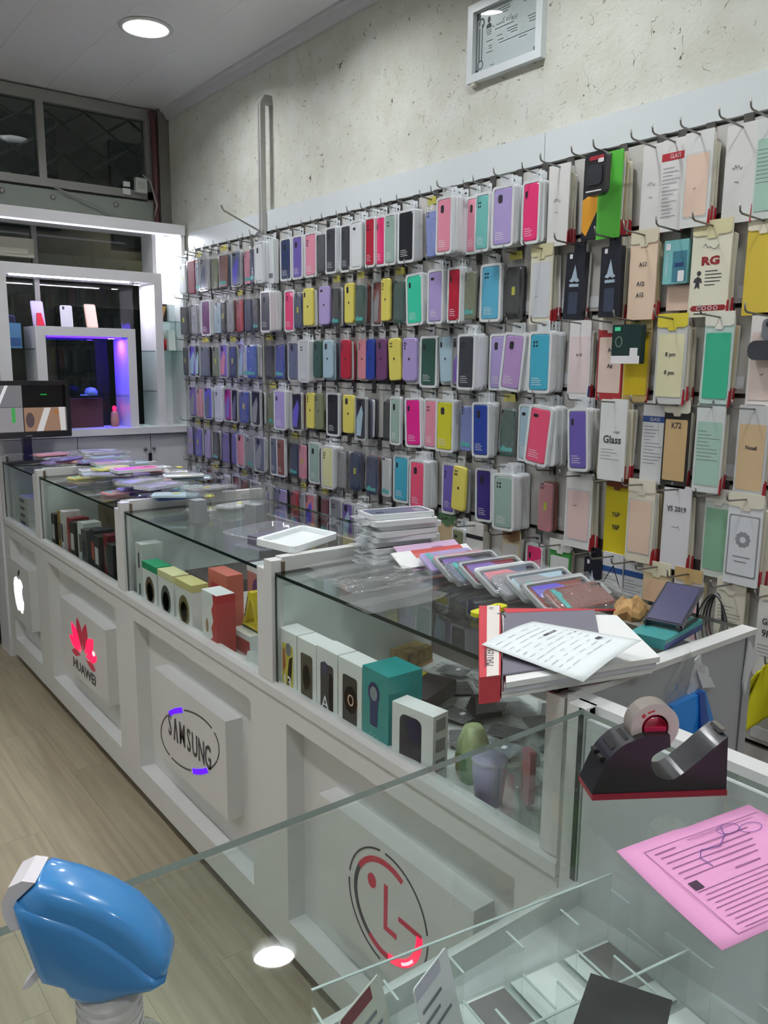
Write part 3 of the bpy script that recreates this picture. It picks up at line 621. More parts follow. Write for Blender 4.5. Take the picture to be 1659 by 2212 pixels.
# one line per hook row, from the lit cabinet towards the near end: (y, width, kind, look, packs behind, tilt, hangs forward)
ROWS = [
 [(4.192,0.102,'bag','clear',1,0,0),(4.085,0.092,'flip','maroon',0,0,0),(3.997,0.08,'bag','navy',1,0,0),(3.903,0.104,'clr','grey',2,0,0),(3.816,0.07,'bag','olive',1,0,0),
  (3.696,0.097,'bag','brown',2,0,0),(3.581,0.105,'clr','slate',1,0,0),(3.471,0.076,'bag','pink',1,0,0),(3.402,0.062,'bag','navy',2,0,0),(3.290,0.078,'sil','white',4,0,0),
  (3.236,0.078,'box','white',0,0,1),(3.123,0.092,'sil','navy',1,0,0),(3.029,0.081,'sil','purple',1,0,0),(2.927,0.092,'sil','pink',1,0,0),(2.839,0.08,'bag','dgrey',2,0,0),
  (2.76,0.074,'sil','dgrey',2,0,0),(2.677,0.07,'sil','dgrey',1,0,0),(2.572,0.07,'sil','white',3,0,0),(2.487,0.06,'sil','red',3,0,0),(2.442,0.06,'sil','hotpink',1,0,1),
  (2.384,0.066,'sil','sage',2,0,0),(2.295,0.092,'sil','black',2,0,0),(2.187,0.066,'bag','peri',1,-4,0),(2.116,0.071,'bag','olive',2,0,0),(2.041,0.076,'sil','pink',6,0,0),
  (1.976,0.06,'sil','pink',1,0,0),(1.92,0.064,'sil','teal',1,0,1),(1.808,0.092,'sil','lavender',4,0,0),(1.708,0.07,'sil','hotpink',3,0,0),(1.615,0.075,'card','white',5,0,0),
  (1.508,0.069,'boxb','orange',1,0,0),(1.437,0.074,'card','green',6,0,0),(1.323,0.068,'card','white',2,0,0),(1.263,0.067,'card','glassred',1,0,1),(1.188,0.075,'card','peachc',5,0,0),
  (1.092,0.074,'card','white',2,0,0),(1.019,0.074,'card','mint',2,0,0),],
 [(4.191,0.105,'bag','dgrey',1,0,0),(4.034,0.091,'bag','grey',2,0,0),(3.914,0.105,'sil','plum',1,0,0),(3.786,0.097,'bag','palblue',1,0,0),(3.707,0.058,'bag','black',2,0,0),
  (3.635,0.082,'bag','grey',2,0,0),(3.56,0.071,'bag','red',1,0,0),(3.477,0.081,'bag','navy',1,0,0),(3.403,0.062,'bag','black',1,0,0),(3.298,0.066,'sil','olive',1,0,0),
  (3.237,0.09,'sil','dgrey',4,0,0),(3.119,0.081,'sil','hotpink',0,0,0),(3.036,0.078,'bag','navy',1,0,0),(2.955,0.088,'bare','yellow',1,0,0),(2.833,0.092,'bare','lavender',1,0,0),
  (2.735,0.066,'bag','black',2,0,0),(2.658,0.074,'bare','yellow',1,0,0),(2.558,0.066,'bag','dgreen',3,0,0),(2.477,0.063,'clr','brown',1,0,0),(2.426,0.06,'bare','yellow',0,0,1),
  (2.35,0.074,'bag','dgreen',1,0,0),(2.264,0.092,'sil','mintgreen',1,-3,0),(2.12,0.079,'sil','lavender',3,0,0),(2.027,0.063,'sil','red',3,0,0),(1.972,0.06,'bag','olive',1,0,1),
  (1.887,0.092,'sil','sky',1,0,0),(1.793,0.078,'bag','black',1,0,0),(1.667,0.083,'card','greysheet',5,0,0),(1.552,0.072,'boxb','black',1,2,0),(1.418,0.071,'boxb','black',4,0,0),
  (1.328,0.081,'card','peach',4,0,0),(1.236,0.07,'boxt','tealbox',0,0,0),(1.139,0.102,'card','rg',4,0,0),(1.024,0.075,'card','yellow',1,0,0),],
 [(4.187,0.066,'bag','dgrey',1,0,0),(4.089,0.105,'clr','blueviolet',1,0,0),(4.006,0.058,'clr','black',2,0,0),(3.922,0.105,'bag','slate',2,0,0),(3.826,0.083,'bag','olive',1,0,0),
  (3.735,0.095,'clr','violet',1,0,0),(3.619,0.077,'bag','navy',2,0,0),(3.549,0.07,'clr','grey',1,0,0),(3.48,0.063,'bag','clear',2,0,0),(3.394,0.105,'bag','blue',2,0,0),
  (3.287,0.085,'bag','dgrey',1,0,0),(3.191,0.085,'bag','royal',1,0,0),(3.054,0.091,'clr','slate',2,0,0),(2.965,0.083,'sil','clear',2,0,0),(2.886,0.07,'bare','dgreen',1,0,0),
  (2.774,0.08,'bare','palblue',3,0,0),(2.668,0.073,'bare','red',2,0,0),(2.57,0.064,'bare','rose',1,0,0),(2.519,0.06,'bare','royal',0,0,1),(2.45,0.072,'bare','plum',1,0,0),
  (2.378,0.08,'bare','yellow',1,-4,0),(2.286,0.092,'bare','lavender',1,0,0),(2.192,0.092,'sil','dgreen',0,0,0),(2.1,0.07,'bare','palblue',1,-4,0),(2.027,0.071,'clr','grey',1,0,0),
  (1.949,0.082,'sil','dgrey',4,0,0),(1.857,0.075,'sil','lavender',0,0,0),(1.771,0.092,'sil','orchid',1,6,0),(1.639,0.088,'sil','turq',4,0,0),(1.525,0.075,'card','pinkblue',3,0,0),
  (1.43,0.083,'card','peachred',1,0,0),(1.344,0.081,'card','yellow2',1,0,0),(1.225,0.085,'card','paleyellow',5,0,0),(1.102,0.075,'card','greenframe',4,0,0),(0.993,0.081,'card','whitered',1,0,0),],
 [(4.105,0.105,'clr','violet',1,0,0),(4.001,0.085,'bag','rose',2,0,0),(3.897,0.105,'clr','blueviolet',2,0,0),(3.795,0.085,'sil','clear',1,0,0),(3.694,0.105,'clr','magviolet',1,0,0),
  (3.604,0.072,'clr','black',2,0,0),(3.513,0.105,'bag','royal',2,0,0),(3.356,0.095,'clr','black',2,0,0),(3.264,0.085,'bag','olive',1,0,0),(3.167,0.103,'sil','lavender',2,0,0),
  (3.03,0.092,'clr','black',2,0,0),(2.941,0.073,'bare','yellow',1,0,0),(2.876,0.07,'bare','olive',0,0,1),(2.785,0.092,'sil','black',0,0,0),(2.661,0.092,'bare','yellow',1,0,0),
  (2.528,0.075,'clr','dgrey',4,0,0),(2.411,0.06,'bag','black',1,0,0),(2.357,0.062,'sil','sage',0,0,1),(2.26,0.092,'sil','magenta',1,-3,0),(2.174,0.07,'sil','pink',0,0,0),
  (2.073,0.092,'sil','lime',2,0,0),(1.984,0.066,'bag','peri',1,0,0),(1.89,0.078,'sil','royal',3,-2,0),(1.797,0.075,'bag','dgreen',1,0,0),(1.725,0.069,'sil','palblue',0,0,0),
  (1.621,0.092,'sil','coral',4,6,0),(1.492,0.072,'sil','purple',4,-4,0),(1.377,0.085,'card','glassbig',7,0,0),(1.275,0.073,'card','glassblue',1,0,0),(1.202,0.073,'card','blackframe',3,0,0),
  (1.106,0.075,'card','mint',4,0,0),(1.004,0.075,'card','tanframe',2,0,0),],
 [(4.166,0.072,'bag','lavender',1,0,0),(4.061,0.085,'bag','blueviolet',1,0,0),(3.949,0.077,'bag','lavender',1,0,0),(3.825,0.074,'bag','black',2,0,0),(3.717,0.079,'bag','violet',2,0,0),
  (3.647,0.064,'bag','purple',1,0,0),(3.551,0.086,'clr','rose',2,0,0),(3.455,0.085,'bag','grey',2,0,0),(3.349,0.105,'clr','slate',1,0,0),(3.247,0.066,'sil','slate',1,0,0),
  (3.184,0.076,'sil','brown',0,0,1),(3.1,0.082,'bag','navy',0,0,0),(3.009,0.066,'bag','pink',1,0,0),(2.926,0.091,'sil','sage',0,0,0),(2.848,0.062,'bag','dgrey',1,0,0),
  (2.769,0.092,'sil','paleyellow',3,0,0),(2.691,0.06,'bag','grey',2,0,0),(2.617,0.085,'bag','navy',1,0,0),(2.49,0.085,'bag','navy',2,0,0),(2.414,0.063,'bag','white',1,0,0),
  (2.335,0.092,'sil','turq',0,0,0),(2.257,0.06,'bag','slate',1,0,0),(2.182,0.086,'sil','coral',4,0,0),(2.059,0.065,'sil','purple',1,0,0),(1.993,0.077,'bare','yellow',1,3,1),
  (1.892,0.077,'sil','indigo',1,-2,0),(1.756,0.091,'sil','sage',5,-2,0),(1.629,0.066,'bag','rose',1,0,0),(1.495,0.095,'card','pinkpale',4,0,0),(1.379,0.075,'card','yellow3',1,0,0),
  (1.287,0.083,'card','peachcream',4,0,0),(1.184,0.079,'card','y5',3,0,0),(1.077,0.073,'card','greenpale',1,0,0),(0.997,0.087,'card','gear',4,0,0),],
 [(4.141,0.097,'bag','white',1,0,0),(4.06,0.06,'clr','palblue',1,0,0),(3.986,0.085,'bag','grey',2,0,0),(3.849,0.085,'bag','black',2,0,0),(3.733,0.085,'bag','clear',2,0,0),
  (3.63,0.085,'clr','brown',1,0,0),(3.533,0.071,'bag','brown',2,0,0),(3.461,0.069,'bag','grey',1,0,0),(3.378,0.092,'clr','grey',2,0,0),(3.29,0.079,'clr','clear',2,0,0),
  (3.219,0.06,'bag','slate',2,0,0),(3.16,0.076,'bag','lavender',1,0,1),(3.078,0.071,'bag','red',1,0,0),(3.009,0.064,'bag','grey',1,0,0),(2.929,0.092,'clr','rose',2,0,0),
  (2.835,0.071,'bag','maroon',1,0,0),(2.745,0.092,'sil','grey',1,0,0),(2.649,0.085,'clr','violet',2,0,0),(2.561,0.075,'sil','white',2,0,0),(2.482,0.078,'bag','white',2,0,0),
  (2.4,0.078,'clr','grey',1,0,0),(2.318,0.078,'sil','black',1,0,0),(2.236,0.078,'bag','rose',2,0,0),(2.154,0.078,'bag','palblue',1,0,0),(2.068,0.089,'card','tan',2,0,0),
  (1.99,0.063,'sil','olive',2,0,0),(1.917,0.08,'card','blackpack',4,0,0),(1.758,0.075,'card','creampack',3,0,0),(1.671,0.07,'sil','hotpink',0,0,0),(1.559,0.08,'card','greenwhite',3,0,0),
  (1.438,0.065,'boxb','black',1,0,0),(1.375,0.068,'card','bluehead',2,0,0),(1.305,0.071,'card','bluehead',1,0,0),(1.229,0.081,'card','peachkraft',3,0,0),(1.136,0.079,'card','pinkkraft',3,0,0),
  (1.019,0.075,'card','cream',3,0,0),(0.91,0.076,'card','ninehk',3,0,0),],
 [(3.506,0.085,'bag','slate',1,0,0),(3.373,0.098,'bag','sky',1,0,0),(3.229,0.085,'bag','grey',1,0,0),(3.089,0.08,'bag','peach',1,0,0),(3.019,0.056,'sil','brown',1,0,0),
  (2.946,0.085,'bag','paleyellow',1,0,0),(2.833,0.066,'bag','grey',1,0,0),(2.728,0.075,'bag','slate',1,0,0),(2.651,0.074,'clr','black',1,0,0),(2.573,0.074,'sil','olive',1,0,0),
  (2.495,0.074,'bag','grey',1,0,0),(2.416,0.074,'bag','white',1,0,0),(2.338,0.074,'clr','navy',1,0,0),(2.26,0.074,'bag','dgrey',2,0,0),(2.182,0.074,'bag','dgrey',1,0,0),
  (2.105,0.075,'card','tan',2,0,0),(2.02,0.085,'bag','white',2,0,0),(1.933,0.079,'card','white',2,0,0),(1.765,0.082,'card','cream',2,0,0),(1.576,0.083,'card','white',2,0,0),
  (1.35,0.079,'card','white',2,0,0),(1.199,0.075,'card','cream',2,0,0),(1.038,0.075,'card','white',2,0,0),],
]
# ---- screen protector packs: white or cream card with a coloured sheet, fold-over flap, red corner
def sq(a, b, s, n, rs):
    """a scribbled handwriting stroke"""
    pts = [(a, b)]
    for k in range(n): pts.append((a+s*0.42*(k+1), b+rs.uniform(-.6,.6)*s))
    return pts
CT, CB = 0.010, ZC-0.102     # top and bottom of a card
SHEET = lambda n, c: mat('sheet_'+n, c, 0.42, coat=0.1)
V = {
 'white':      dict(board=(226,226,224), flap=None, scr=[(-.02,-.085,.010,7),(-.012,-.118,.006,5)]),
 'green':      dict(board=(92,196,66), flap=None),
 'glassred':   dict(board=(230,230,228), band=((186,44,58), -.022, -.040), txt=[('GLASS', .014, .006, -.031, 'w')], nl=14),
 'peachc':     dict(board=(226,228,226), sheet=(236,208,188), frame=(210,214,214), scr=[(-.008,-.12,.006,3)]),
 'mint':       dict(board=(216,222,220), sheet=(172,208,192), nl=9),
 'greysheet':  dict(board=(222,218,196), sheet=(206,210,214), flap=(206,200,160), scr=[(-.02,-.13,.005,4)]),
 'peach':      dict(board=(236,210,184), flap=(222,214,188), txtk=[('A12',.013,0,-.070),('A12',.013,-.004,-.118),('A12',.013,-.004,-.146)]),
 'rg':         dict(board=(234,232,210), flap=(222,216,172), rg=True, scr=[(-.018,-.044,.012,7)]),
 'yellow':     dict(board=(222,196,72), flap=(232,226,204)),
 'pinkblue':   dict(board=(232,230,230), sheet=(232,214,214), tip=(44,74,136), txtk=[('A 10',.010,0,-.085)]),
 'peachred':   dict(board=(178,52,58), flap=(228,226,220), frame=(236,214,200), txtk=[('A6',.014,.002,-.072),('A6',.014,.002,-.115)]),
 'yellow2':    dict(board=(206,180,120), sheet=(228,200,40), flap=(220,204,150)),
 'paleyellow': dict(board=(206,208,206), sheet=(230,226,186), flap=(222,206,64), txtk=[('8 pm',.013,0,-.085),('8 pm',.013,0,-.130)]),
 'greenframe': dict(board=(196,220,214), sheet=(60,186,146), flap=(230,230,218), btn=True),
 'whitered':   dict(board=(234,230,226), sheet=(232,214,206), tip=(190,40,56), scr=[(-.01,-.13,.006,4)]),
 'glassbig':   dict(board=(226,230,228), txt2=[('Glass',.026,.0,-.098),('magic',.009,.014,-.076)], nl=4, nl0=-.125),
 'glassblue':  dict(board=(226,228,230), band=((52,84,150), -.030, -.046), txt=[('GLASS', .013, 0, -.038, 'w')], nl=12),
 'blackframe': dict(board=(40,38,36), sheet=(206,176,128), flap=(232,228,210), txtk=[('K72',.018,0,-.050)], btn=True),
 'tanframe':   dict(board=(206,208,208), sheet=(214,186,146), txtk=[('Note8',.011,0,-.090)]),
 'pinkpale':   dict(board=(230,230,228), sheet=(230,202,198), frame=(206,208,208), scr=[(-.018,-.085,.004,8)]),
 'yellow3':    dict(board=(222,204,36), flap=(150,84,60), txtk=[('Y6P',.016,0,-.095),('Y6P',.016,.002,-.130)]),
 'peachcream': dict(board=(232,226,204), sheet=(236,208,184), flap=(232,226,206), frame=(206,206,200)),
 'y5':         dict(board=(228,226,230), flap=None, txtk=[('Y5 2019',.016,0,-.050)], scr=[(-.012,-.098,.012,5)]),
 'greenpale':  dict(board=(206,216,208), sheet=(140,186,156), flap=(222,220,210)),
 'gear':       dict(board=(226,230,232), frame=(150,154,158), sheet=(222,226,230), flap=(230,226,206), gear=True),
 'tan':        dict(board=(212,190,150), flap=(90,130,90)),
 'blackpack':  dict(board=(226,226,222), band=((40,40,44), -.030, -.044), nl=4, nl0=-.12),
 'creampack':  dict(board=(222,210,176), sheet=(224,220,214), flap=(188,150,110)),
 'greenwhite': dict(board=(66,156,74), sheet=(226,228,226), flap=(228,228,222)),
 'bluehead':   dict(board=(226,228,230), band=((50,92,160), -.030, -.046), nl=10),
 'peachkraft': dict(board=(218,200,160), sheet=(236,200,164), flap=(232,226,196), scr=[(-.012,-.11,.008,4)]),
 'pinkkraft':  dict(board=(226,222,220), sheet=(236,190,196), flap=(206,176,122)),
 'cream':      dict(board=(222,218,200), flap=(230,226,208), nl=6),
 'ninehk':     dict(board=(226,226,222), flap=(228,224,206), txtk=[('GLASS',.018,0,-.070),('9H',.022,-.012,-.100)], nl=4, nl0=-.13),
}
GREYINK = mat('ink_grey', (120,122,130), 0.7)
def card_meshes(v):
    key = 'card_'+v
    if key in ME: return ME[key]
    d = V[v]; rs = random.Random(len(v)*7+ord(v[0])); parts = []
    top = CT if not d.get('flap') else CT-0.004
    parts.append(('board', MB().poly(rr(0.088, top-CB, 0.002, 1, 0, (top+CB)/2), 0.0, 0.0045).mesh('board', [mat('board_'+v, d['board'], 0.5, coat=0.15)])))
    if d.get('frame'): parts.append(('sheet_frame', MB().poly(rr(0.078, 0.150, 0.004, 2, 0, ZC-0.006), 0.0045, 0.0050).mesh('fr', [mat('frm_'+v, d['frame'], 0.5)])))
    if d.get('sheet'): parts.append(('sheet', MB().poly(rr(0.070 if d.get('frame') else 0.076, 0.142 if d.get('frame') else 0.156, 0.004, 2, 0, ZC-0.006), 0.0050, 0.0056).mesh('sh', [SHEET(v, d['sheet'])])))
    if d.get('flap'): parts.append(('flap', MB().poly([(-.044,CT+.006),(.044,CT+.006),(.044,-.014),(.036,-.018),(.014,-.018),(.010,-.026),(-.010,-.026),(-.014,-.018),(-.036,-.018),(-.044,-.014)], 0.0045, 0.0062).mesh('fl', [mat('flap_'+v, d['flap'], 0.6)])))
    if d.get('band'):
        c, b1, b0 = d['band']; parts.append(('printed_band', MB().flat(rect(-.044,.044,b0,b1), 0.0049).mesh('bd', [mat('band_'+v, c, 0.5)])))
    mk = MB(); any_ = False
    for (s, z, a, b) in [t[:4] for t in d.get('txtk', [])]: text_mb(mk, s, z*1.15, a, b, 0.0060, ang=rs.uniform(-.08,.05), bold=.0004); any_ = True
    for (a, b, s, n) in d.get('scr', []): mk.ribbon(sq(a, b, s, n, rs), 0.0013, 0.0060); any_ = True
    if any_: parts.append(('handwriting', mk.mesh('hw', [INK])))
    mk = MB(); any_ = False
    for t in d.get('txt', []): text_mb(mk, t[0], t[1], t[2], t[3], 0.0054); any_ = True
    if any_: parts.append(('lettering', mk.mesh('lt', [PRINT])))
    if d.get('txt2'):
        mk = MB()
        for t in d['txt2']: text_mb(mk, t[0], t[1]*1.1, t[2], t[3], 0.0052, bold=.0006 if t[1] > .02 else .0)
        parts.append(('lettering', mk.mesh('lt', [INK])))
    if d.get('nl'):
        mk = MB(); b = d.get('nl0', -.058)
        for k in range(d['nl']): mk.flat(rect(-.036, -.036+.070*rs.uniform(.35,1), b, b+.0015), 0.0058); b -= .0088
        parts.append(('print', mk.mesh('pt', [GREYINK])))
    if d.get('btn'): parts.append(('button_hole', MB().poly(ell(0,CB+0.010,.004,.004,12), 0.0045, 0.0058).mesh('bt', [GREYINK])))
    if d.get('gear'):
        mk = MB()
        for k in range(10): mk.poly(ell(.020*math.cos(2*PI*k/10)*.72, ZC+.010+.020*math.sin(2*PI*k/10)*.72, .0055,.0055,8), 0.0056, 0.0060)
        mk.poly(arc(0,ZC+.010,.011,.011,0,359,.006,20), 0.0056, 0.0061); mk.flat(rect(-.022,.022,ZC-.034,ZC-.031), .0061); mk.flat(rect(-.018,.014,ZC-.046,ZC-.043), .0061)
        parts.append(('print', mk.mesh('gr', [mat('gear_grey', (150,152,158), .6)])))
    if d.get('rg'):
        mk = MB(); text_mb(mk, 'RG', .026, 0, -.078, .0050, sx=1.2, bold=.0013); mk.poly([(-.040,CB+.020),(-.034,CB+.027),(.038,CB+.027),(.042,CB+.022),(.038,CB+.014),(-.034,CB+.014)], .0045, .0050)
        parts.append(('lettering', mk.mesh('rg', [mat('rg_red', (150,40,44), .5)])))
        mk = MB(); mk.poly(ell(-.024,-.105,.005,.006,10), .0045,.0050); mk.poly([(-.034,-.118),(-.026,-.112),(-.018,-.118),(-.016,-.128),(-.022,-.126),(-.021,-.142),(-.027,-.136),(-.033,-.142),(-.030,-.126),(-.036,-.126)], .0045,.0050)
        for k in range(5): mk.flat(rect(-.010,-.010+.044*rs.uniform(.5,1),-.102-.008*k,-.100-.008*k), .0050)
        mk.flat(rect(-.030,.030,CB+.006,CB+.009), .0050)
        parts.append(('print', mk.mesh('rp', [INK])))
        mk = MB()
        for k in range(4): mk.poly(arc(-.020+.013*k,CB+.0205,.0042,.0042,0,359,.0014,12), .0050, .0053)
        parts.append(('emblem_row', mk.mesh('re', [PRINT])))
    c = d.get('tip', (176,46,56))
    if v not in ('green','glassbig','gear','blackframe','bluehead','tan','yellow3'):
        parts.append(('corner_tip', MB().poly([(.0405,CB-.001),(.0450,CB-.001),(.0450,CB+.036),(.0435,CB+.038)], -.0004, .0050).mesh('tp', [mat('tip_%d_%d' % c[:2], c, .5)])))
    ME[key] = parts
    return parts
# ---- place every hook and its packs
for ri, row in enumerate(ROWS):
    hz = G0 - GS*ri - 0.030
    rname = ['top','second','third','fourth','fifth','sixth','seventh'][ri]
    for ci, (y, wd, kind, col, nb, tilt, fwd) in enumerate(row):
        seed = ri*100+ci; rs = random.Random(seed)
        where = '%s hook from lit cabinet, %s hook row' % (ordn(ci), rname)
        hk = put('display_hook', ME['hook'], None, (1.884, y, hz)); tag(hk, 'grey wire hook, %s' % where, 'hook', 'wire hooks on the slat wall')
        if kind not in ('card','boxb','boxt'): hk.scale = (min(1, (.060+.0125*nb+.013*fwd)/.125), 1, 1)
        put('hook_plate', ME['hook_plate'], hk)
        th = {'sil':.0125,'bare':.0115,'bag':.0115,'clr':.012,'card':.0066,'boxb':.007,'boxt':.007,'box':.02,'flip':.02}[kind]
        x = 1.8795 - 0.013*fwd
        if abs(y-3.35) < wd/2+.014: x = min(x, 1.860)      # hangs in front of the cable duct
        cdesc = CDESC.get(col, col) if kind == 'card' else CN.get(col, col)
        sy = wd/(0.088 if kind in ('card','boxb','boxt') else W0)
        for i in range(nb):
            ty = R(rs.uniform(-2.2,2.2)); dz = rs.uniform(-.003,.002)
            if kind == 'card' or kind[:3] == 'box':
                b = put('screen_protector_pack', ME['card_back'], None, (x, y+rs.uniform(-.005,.005), hz+dz), (ty,0,0)); cat = 'screen protector'; lb = 'cream screen protector pack'
                if rs.random() < .35: b.material_slots[0].link = 'OBJECT'; b.material_slots[0].material = rs.choice([PAPER, KRAFT, mat('board_pale', (216,216,210), .5)])
            elif kind == 'sil':
                b = put('silicone_case_pack', ME['sil_back'], None, (x, y+rs.uniform(-.004,.004), hz+dz), (ty,0,0)); cat = 'phone case'; lb = 'white-edged case pack'
            else:
                c2 = rs.choice(['dgrey','slate','grey','black','white','brown','clear',col if col in PAL else 'grey','clear','white'])
                b = put('bagged_phone_case', ME['bag_back'], None, (x, y+rs.uniform(-.004,.004), hz+dz), (ty,0,0), [cm(c2)]); cat = 'phone case'; lb = CN.get(c2, c2)+' phone case'
            b.scale = (1, sy*rs.uniform(.96,1.0), rs.uniform(.97,1.0))
            tag(b, '%s %s behind front pack, %s' % (lb, ordn(nb-1-i), where), cat, 'packs behind the front one, %s row %s hook' % (rname, ordn(ci)))
            x -= th
        loc = (x, y, hz); rot = (R(tilt), 0, 0)
        lab = '%s %s, front of %s' % (cdesc, KP[kind], where)
        if kind == 'sil': t = put('silicone_case_pack', ME['sil_frame'], None, loc, rot)
        elif kind == 'bag': t = put('bagged_phone_case', ME['bag%d' % rs.randrange(4)], None, loc, rot)
        elif kind == 'clr': t = put('clear_case_pack', ME['clr_frame'], None, loc, rot)
        elif kind == 'bare':
            t = put('phone_case', ME['bare_case'], None, loc, rot, [cm(col, .45, .05)])
            put('camera_hole', ME['cam_bare%d' % rs.randrange(5)], t); put('emblem', ME['emblem'], t); put('hang_loop', ME['sil_tab'], t)
        elif kind == 'card':
            ps = card_meshes(col); t = put('screen_protector_pack', ps[0][1], None, loc, rot)
            for n_, me in ps[1:]: put(n_, me, t)
        elif kind in ('boxb','boxt','box','flip'):
            t = thing(KN[kind], None, None, loc, rot)
            if kind == 'boxb':
                MB().poly(rr(.080,.182,.002,1,0,ZC-.002), 0, .018).poly(rect(-.022,.022,ZT-.003,.012), .002, .006).build('carton', mat('box_black_gloss', (40,42,52), .3, coat=.3), t)
                if col == 'orange':
                    MB().flat([(-.040,ZC-.07),(-.040,ZC+.01),(.040,ZC+.04),(.040,ZC+.0),(-.02,ZC-.085)], .0184).build('print', mat('print_orange', (226,160,44), .5), t)
                    k = MB(); k.poly([(-.020,ZC+.062),(-.014,ZC+.062),(0,ZC+.072),(.014,ZC+.062),(.020,ZC+.062),(.020,ZC+.082),(.012,ZC+.076),(0,ZC+.068),(-.012,ZC+.076),(-.020,ZC+.082)], .018, .0186); k.flat(rect(-.016,.016,ZC+.05,ZC+.054), .0186); k.build('emblem', PRINT, t)
                else:
                    k = MB(); k.poly([(-.022,ZC+.012),(-.012,ZC+.020),(0,ZC+.056),(.012,ZC+.020),(.022,ZC+.012),(.010,ZC+.008),(0,ZC+.012),(-.010,ZC+.008)], .018, .0186); k.flat(rect(-.020,.020,ZC-.004,ZC+.004), .0186)
                    k.build('emblem', mat('print_ice', (170,190,206), .5), t)
                    k = MB(); k.poly(rr(.040,.060,.004,2,0,ZC-.048), .018, .0186); k.build('print', mat('print_slate', (64,72,92), .4), t)
                    MB().flat(rect(-.026,-.014,ZC+.072,ZC+.084), .0184).build('sticker', PRINT, t)
            elif kind == 'boxt':
                MB().poly(rr(.086,.105,.002,1,0,ZC+.035), .012, .028).build('carton', mat('box_teal', (128,194,196), .4), t)
                MB().flat(rect(-.010,.040,ZC-.014,ZC+.060), .0284).build('print', mat('box_teal_dk', (70,130,150), .4), t)
                k = MB(); text_mb(k, 'CAMERA FILM', .009, -.030, ZC+.028, .0288, ang=PI/2); k.poly(rr(.022,.026,.003,2,.022,ZC+.0), .028, .0288); k.flat(rect(-.036,-.020,ZC+.064,ZC+.080), .0288); k.build('lettering', PRINT, t)
                MB().flat(rect(-.002,.030,ZC+.022,ZC+.032), .029).build('label', mat('label_navy', (40,70,120), .5), t)
                MB().poly(rr(.080,.060,.002,1,.002,ZC-.052), .004, .010).build('peach_card', mat('peach_card', (230,202,186), .5), t)
            elif kind == 'box':
                MB().poly(rr(.075,.185,.002,1,0,ZC), 0, .024).poly(rect(-.02,.02,ZT-.003,.012), .002, .005).build('carton', WHITE2, t)
                MB().flat(rect(-.028,.028,ZC-.07,ZC-.05), .0244).build('print', GREYINK, t)
            else:
                case_slab(.076,.165,.008,0,.018,.003).build('cover', cm('maroon', .5, .0), t); MB().poly(rr(.004,.150,.001,1,-.036,ZC), .018,.0184).build('seam', HOLE, t); put('hang_loop', ME['sil_tab'], t)
        if kind in ('sil','bag','clr'): add_case_parts(t, kind, col, seed)
        t.scale = (1, sy, 1)
        tag(t, lab, KC[kind], 'front packs on the %s hook row' % rname)
        if kind == 'bag': t['label'] = lab
# things hung in front of the cards
def find(r, look, n=0): return [q[0] for q in ROWS[r] if q[3] == look][n]
eb = thing('earbud_case_pack', 'black earbud case in a blister hung before the green-backed card', 'earbuds', (1.80, find(0,'green')+0.006, G0-0.030))
MB().poly(rr(.068,.108,.020,4,0,-.052), 0, .020).build('pouch', mat('pouch_black', (34,34,38), .35, coat=.4), eb)
MB().poly(rr(.050,.050,.012,3,0,-.056), .020, .023).build('window', mat('pouch_dark', (58,60,66), .2), eb)
MB().poly(rr(.046,.010,.002,1,.004,-.014), .020, .0206).build('red_label', mat('lbl_red', (170,40,56), .5), eb)
MB().poly(rr(.018,.010,.002,1,.018,-.022), .0205, .0212).build('sticker', PRINT, eb)
MB().flat(rect(-.026,.024,-.096,-.093), .0206).build('print', PRINT, eb)
sb = thing('smartwatch_box', 'small dark green smartwatch box hung before the yellow-bottomed card', 'box', (1.84, find(2,'yellow2'), G0-2*GS-0.030))
MB().poly(rr(.088,.100,.002,1,0,-.058), 0, .022).build('carton', mat('box_darkgreen', (34,58,56), .3), sb)
MB().flat(rect(-.044,.044,-.108,-.088), .0224).build('white_base', PRINT, sb); MB().poly(arc(-.022,-.052,.010,.013,0,359,.003,16), .022, .0226).build('watch_print', mat('watch_print', (120,140,124), .4), sb)
MB().flat(rect(-.036,-.018,-.024,-.014), .0226).build('green_label', mat('label_green', (84,230,170), .5), sb); MB().flat(rect(.014,.038,-.088,-.068), .0228).build('price_label', PRINT, sb)
ep = thing('earphone_pouch', 'dark rounded earphone pouch clipped over the red-edged white card', 'earphones', (1.86, find(2,'whitered')-0.006, G0-2*GS-0.030))
MB().poly(rr(.074,.044,.018,4,0,-.076), 0, .018).build('pouch', mat('pouch_slate', (58,60,68), .3, coat=.3), ep); MB().poly(rr(.040,.050,.012,3,.010,-.030), .004, .012).build('phone_print', mat('phone_grey', (120,122,128), .3), ep)
for k in range(2): MB().poly(ell(.004+.014*k,-.018,.005,.006,12), .012, .0126).build('lens', HOLE, ep)
fm = thing('face_mask', 'black cloth face mask hanging by its loops from a low hook', 'face mask', (1.772, find(5,'bluehead',1), G0-5*GS-0.028))
mk = MB(); na, nb = 5, 7; g = []
for j in range(nb):
    for i in range(na):
        a = -.034+.068*i/(na-1); b = -.055-.100*j/(nb-1); g.append(FX(a*(1-.10*abs(j-3)/3), b-.006*abs(i-2), .006+.012*math.cos((i-2)*.7)+(.002 if j % 2 else 0)))
mk.add(g, [(j*na+i,j*na+i+1,(j+1)*na+i+1,(j+1)*na+i) for j in range(nb-1) for i in range(na-1)]); mo = mk.build('cloth', mat('mask_black', (38,38,42), .85), fm)
mo.modifiers.new('thick', 'SOLIDIFY').thickness = 0.004
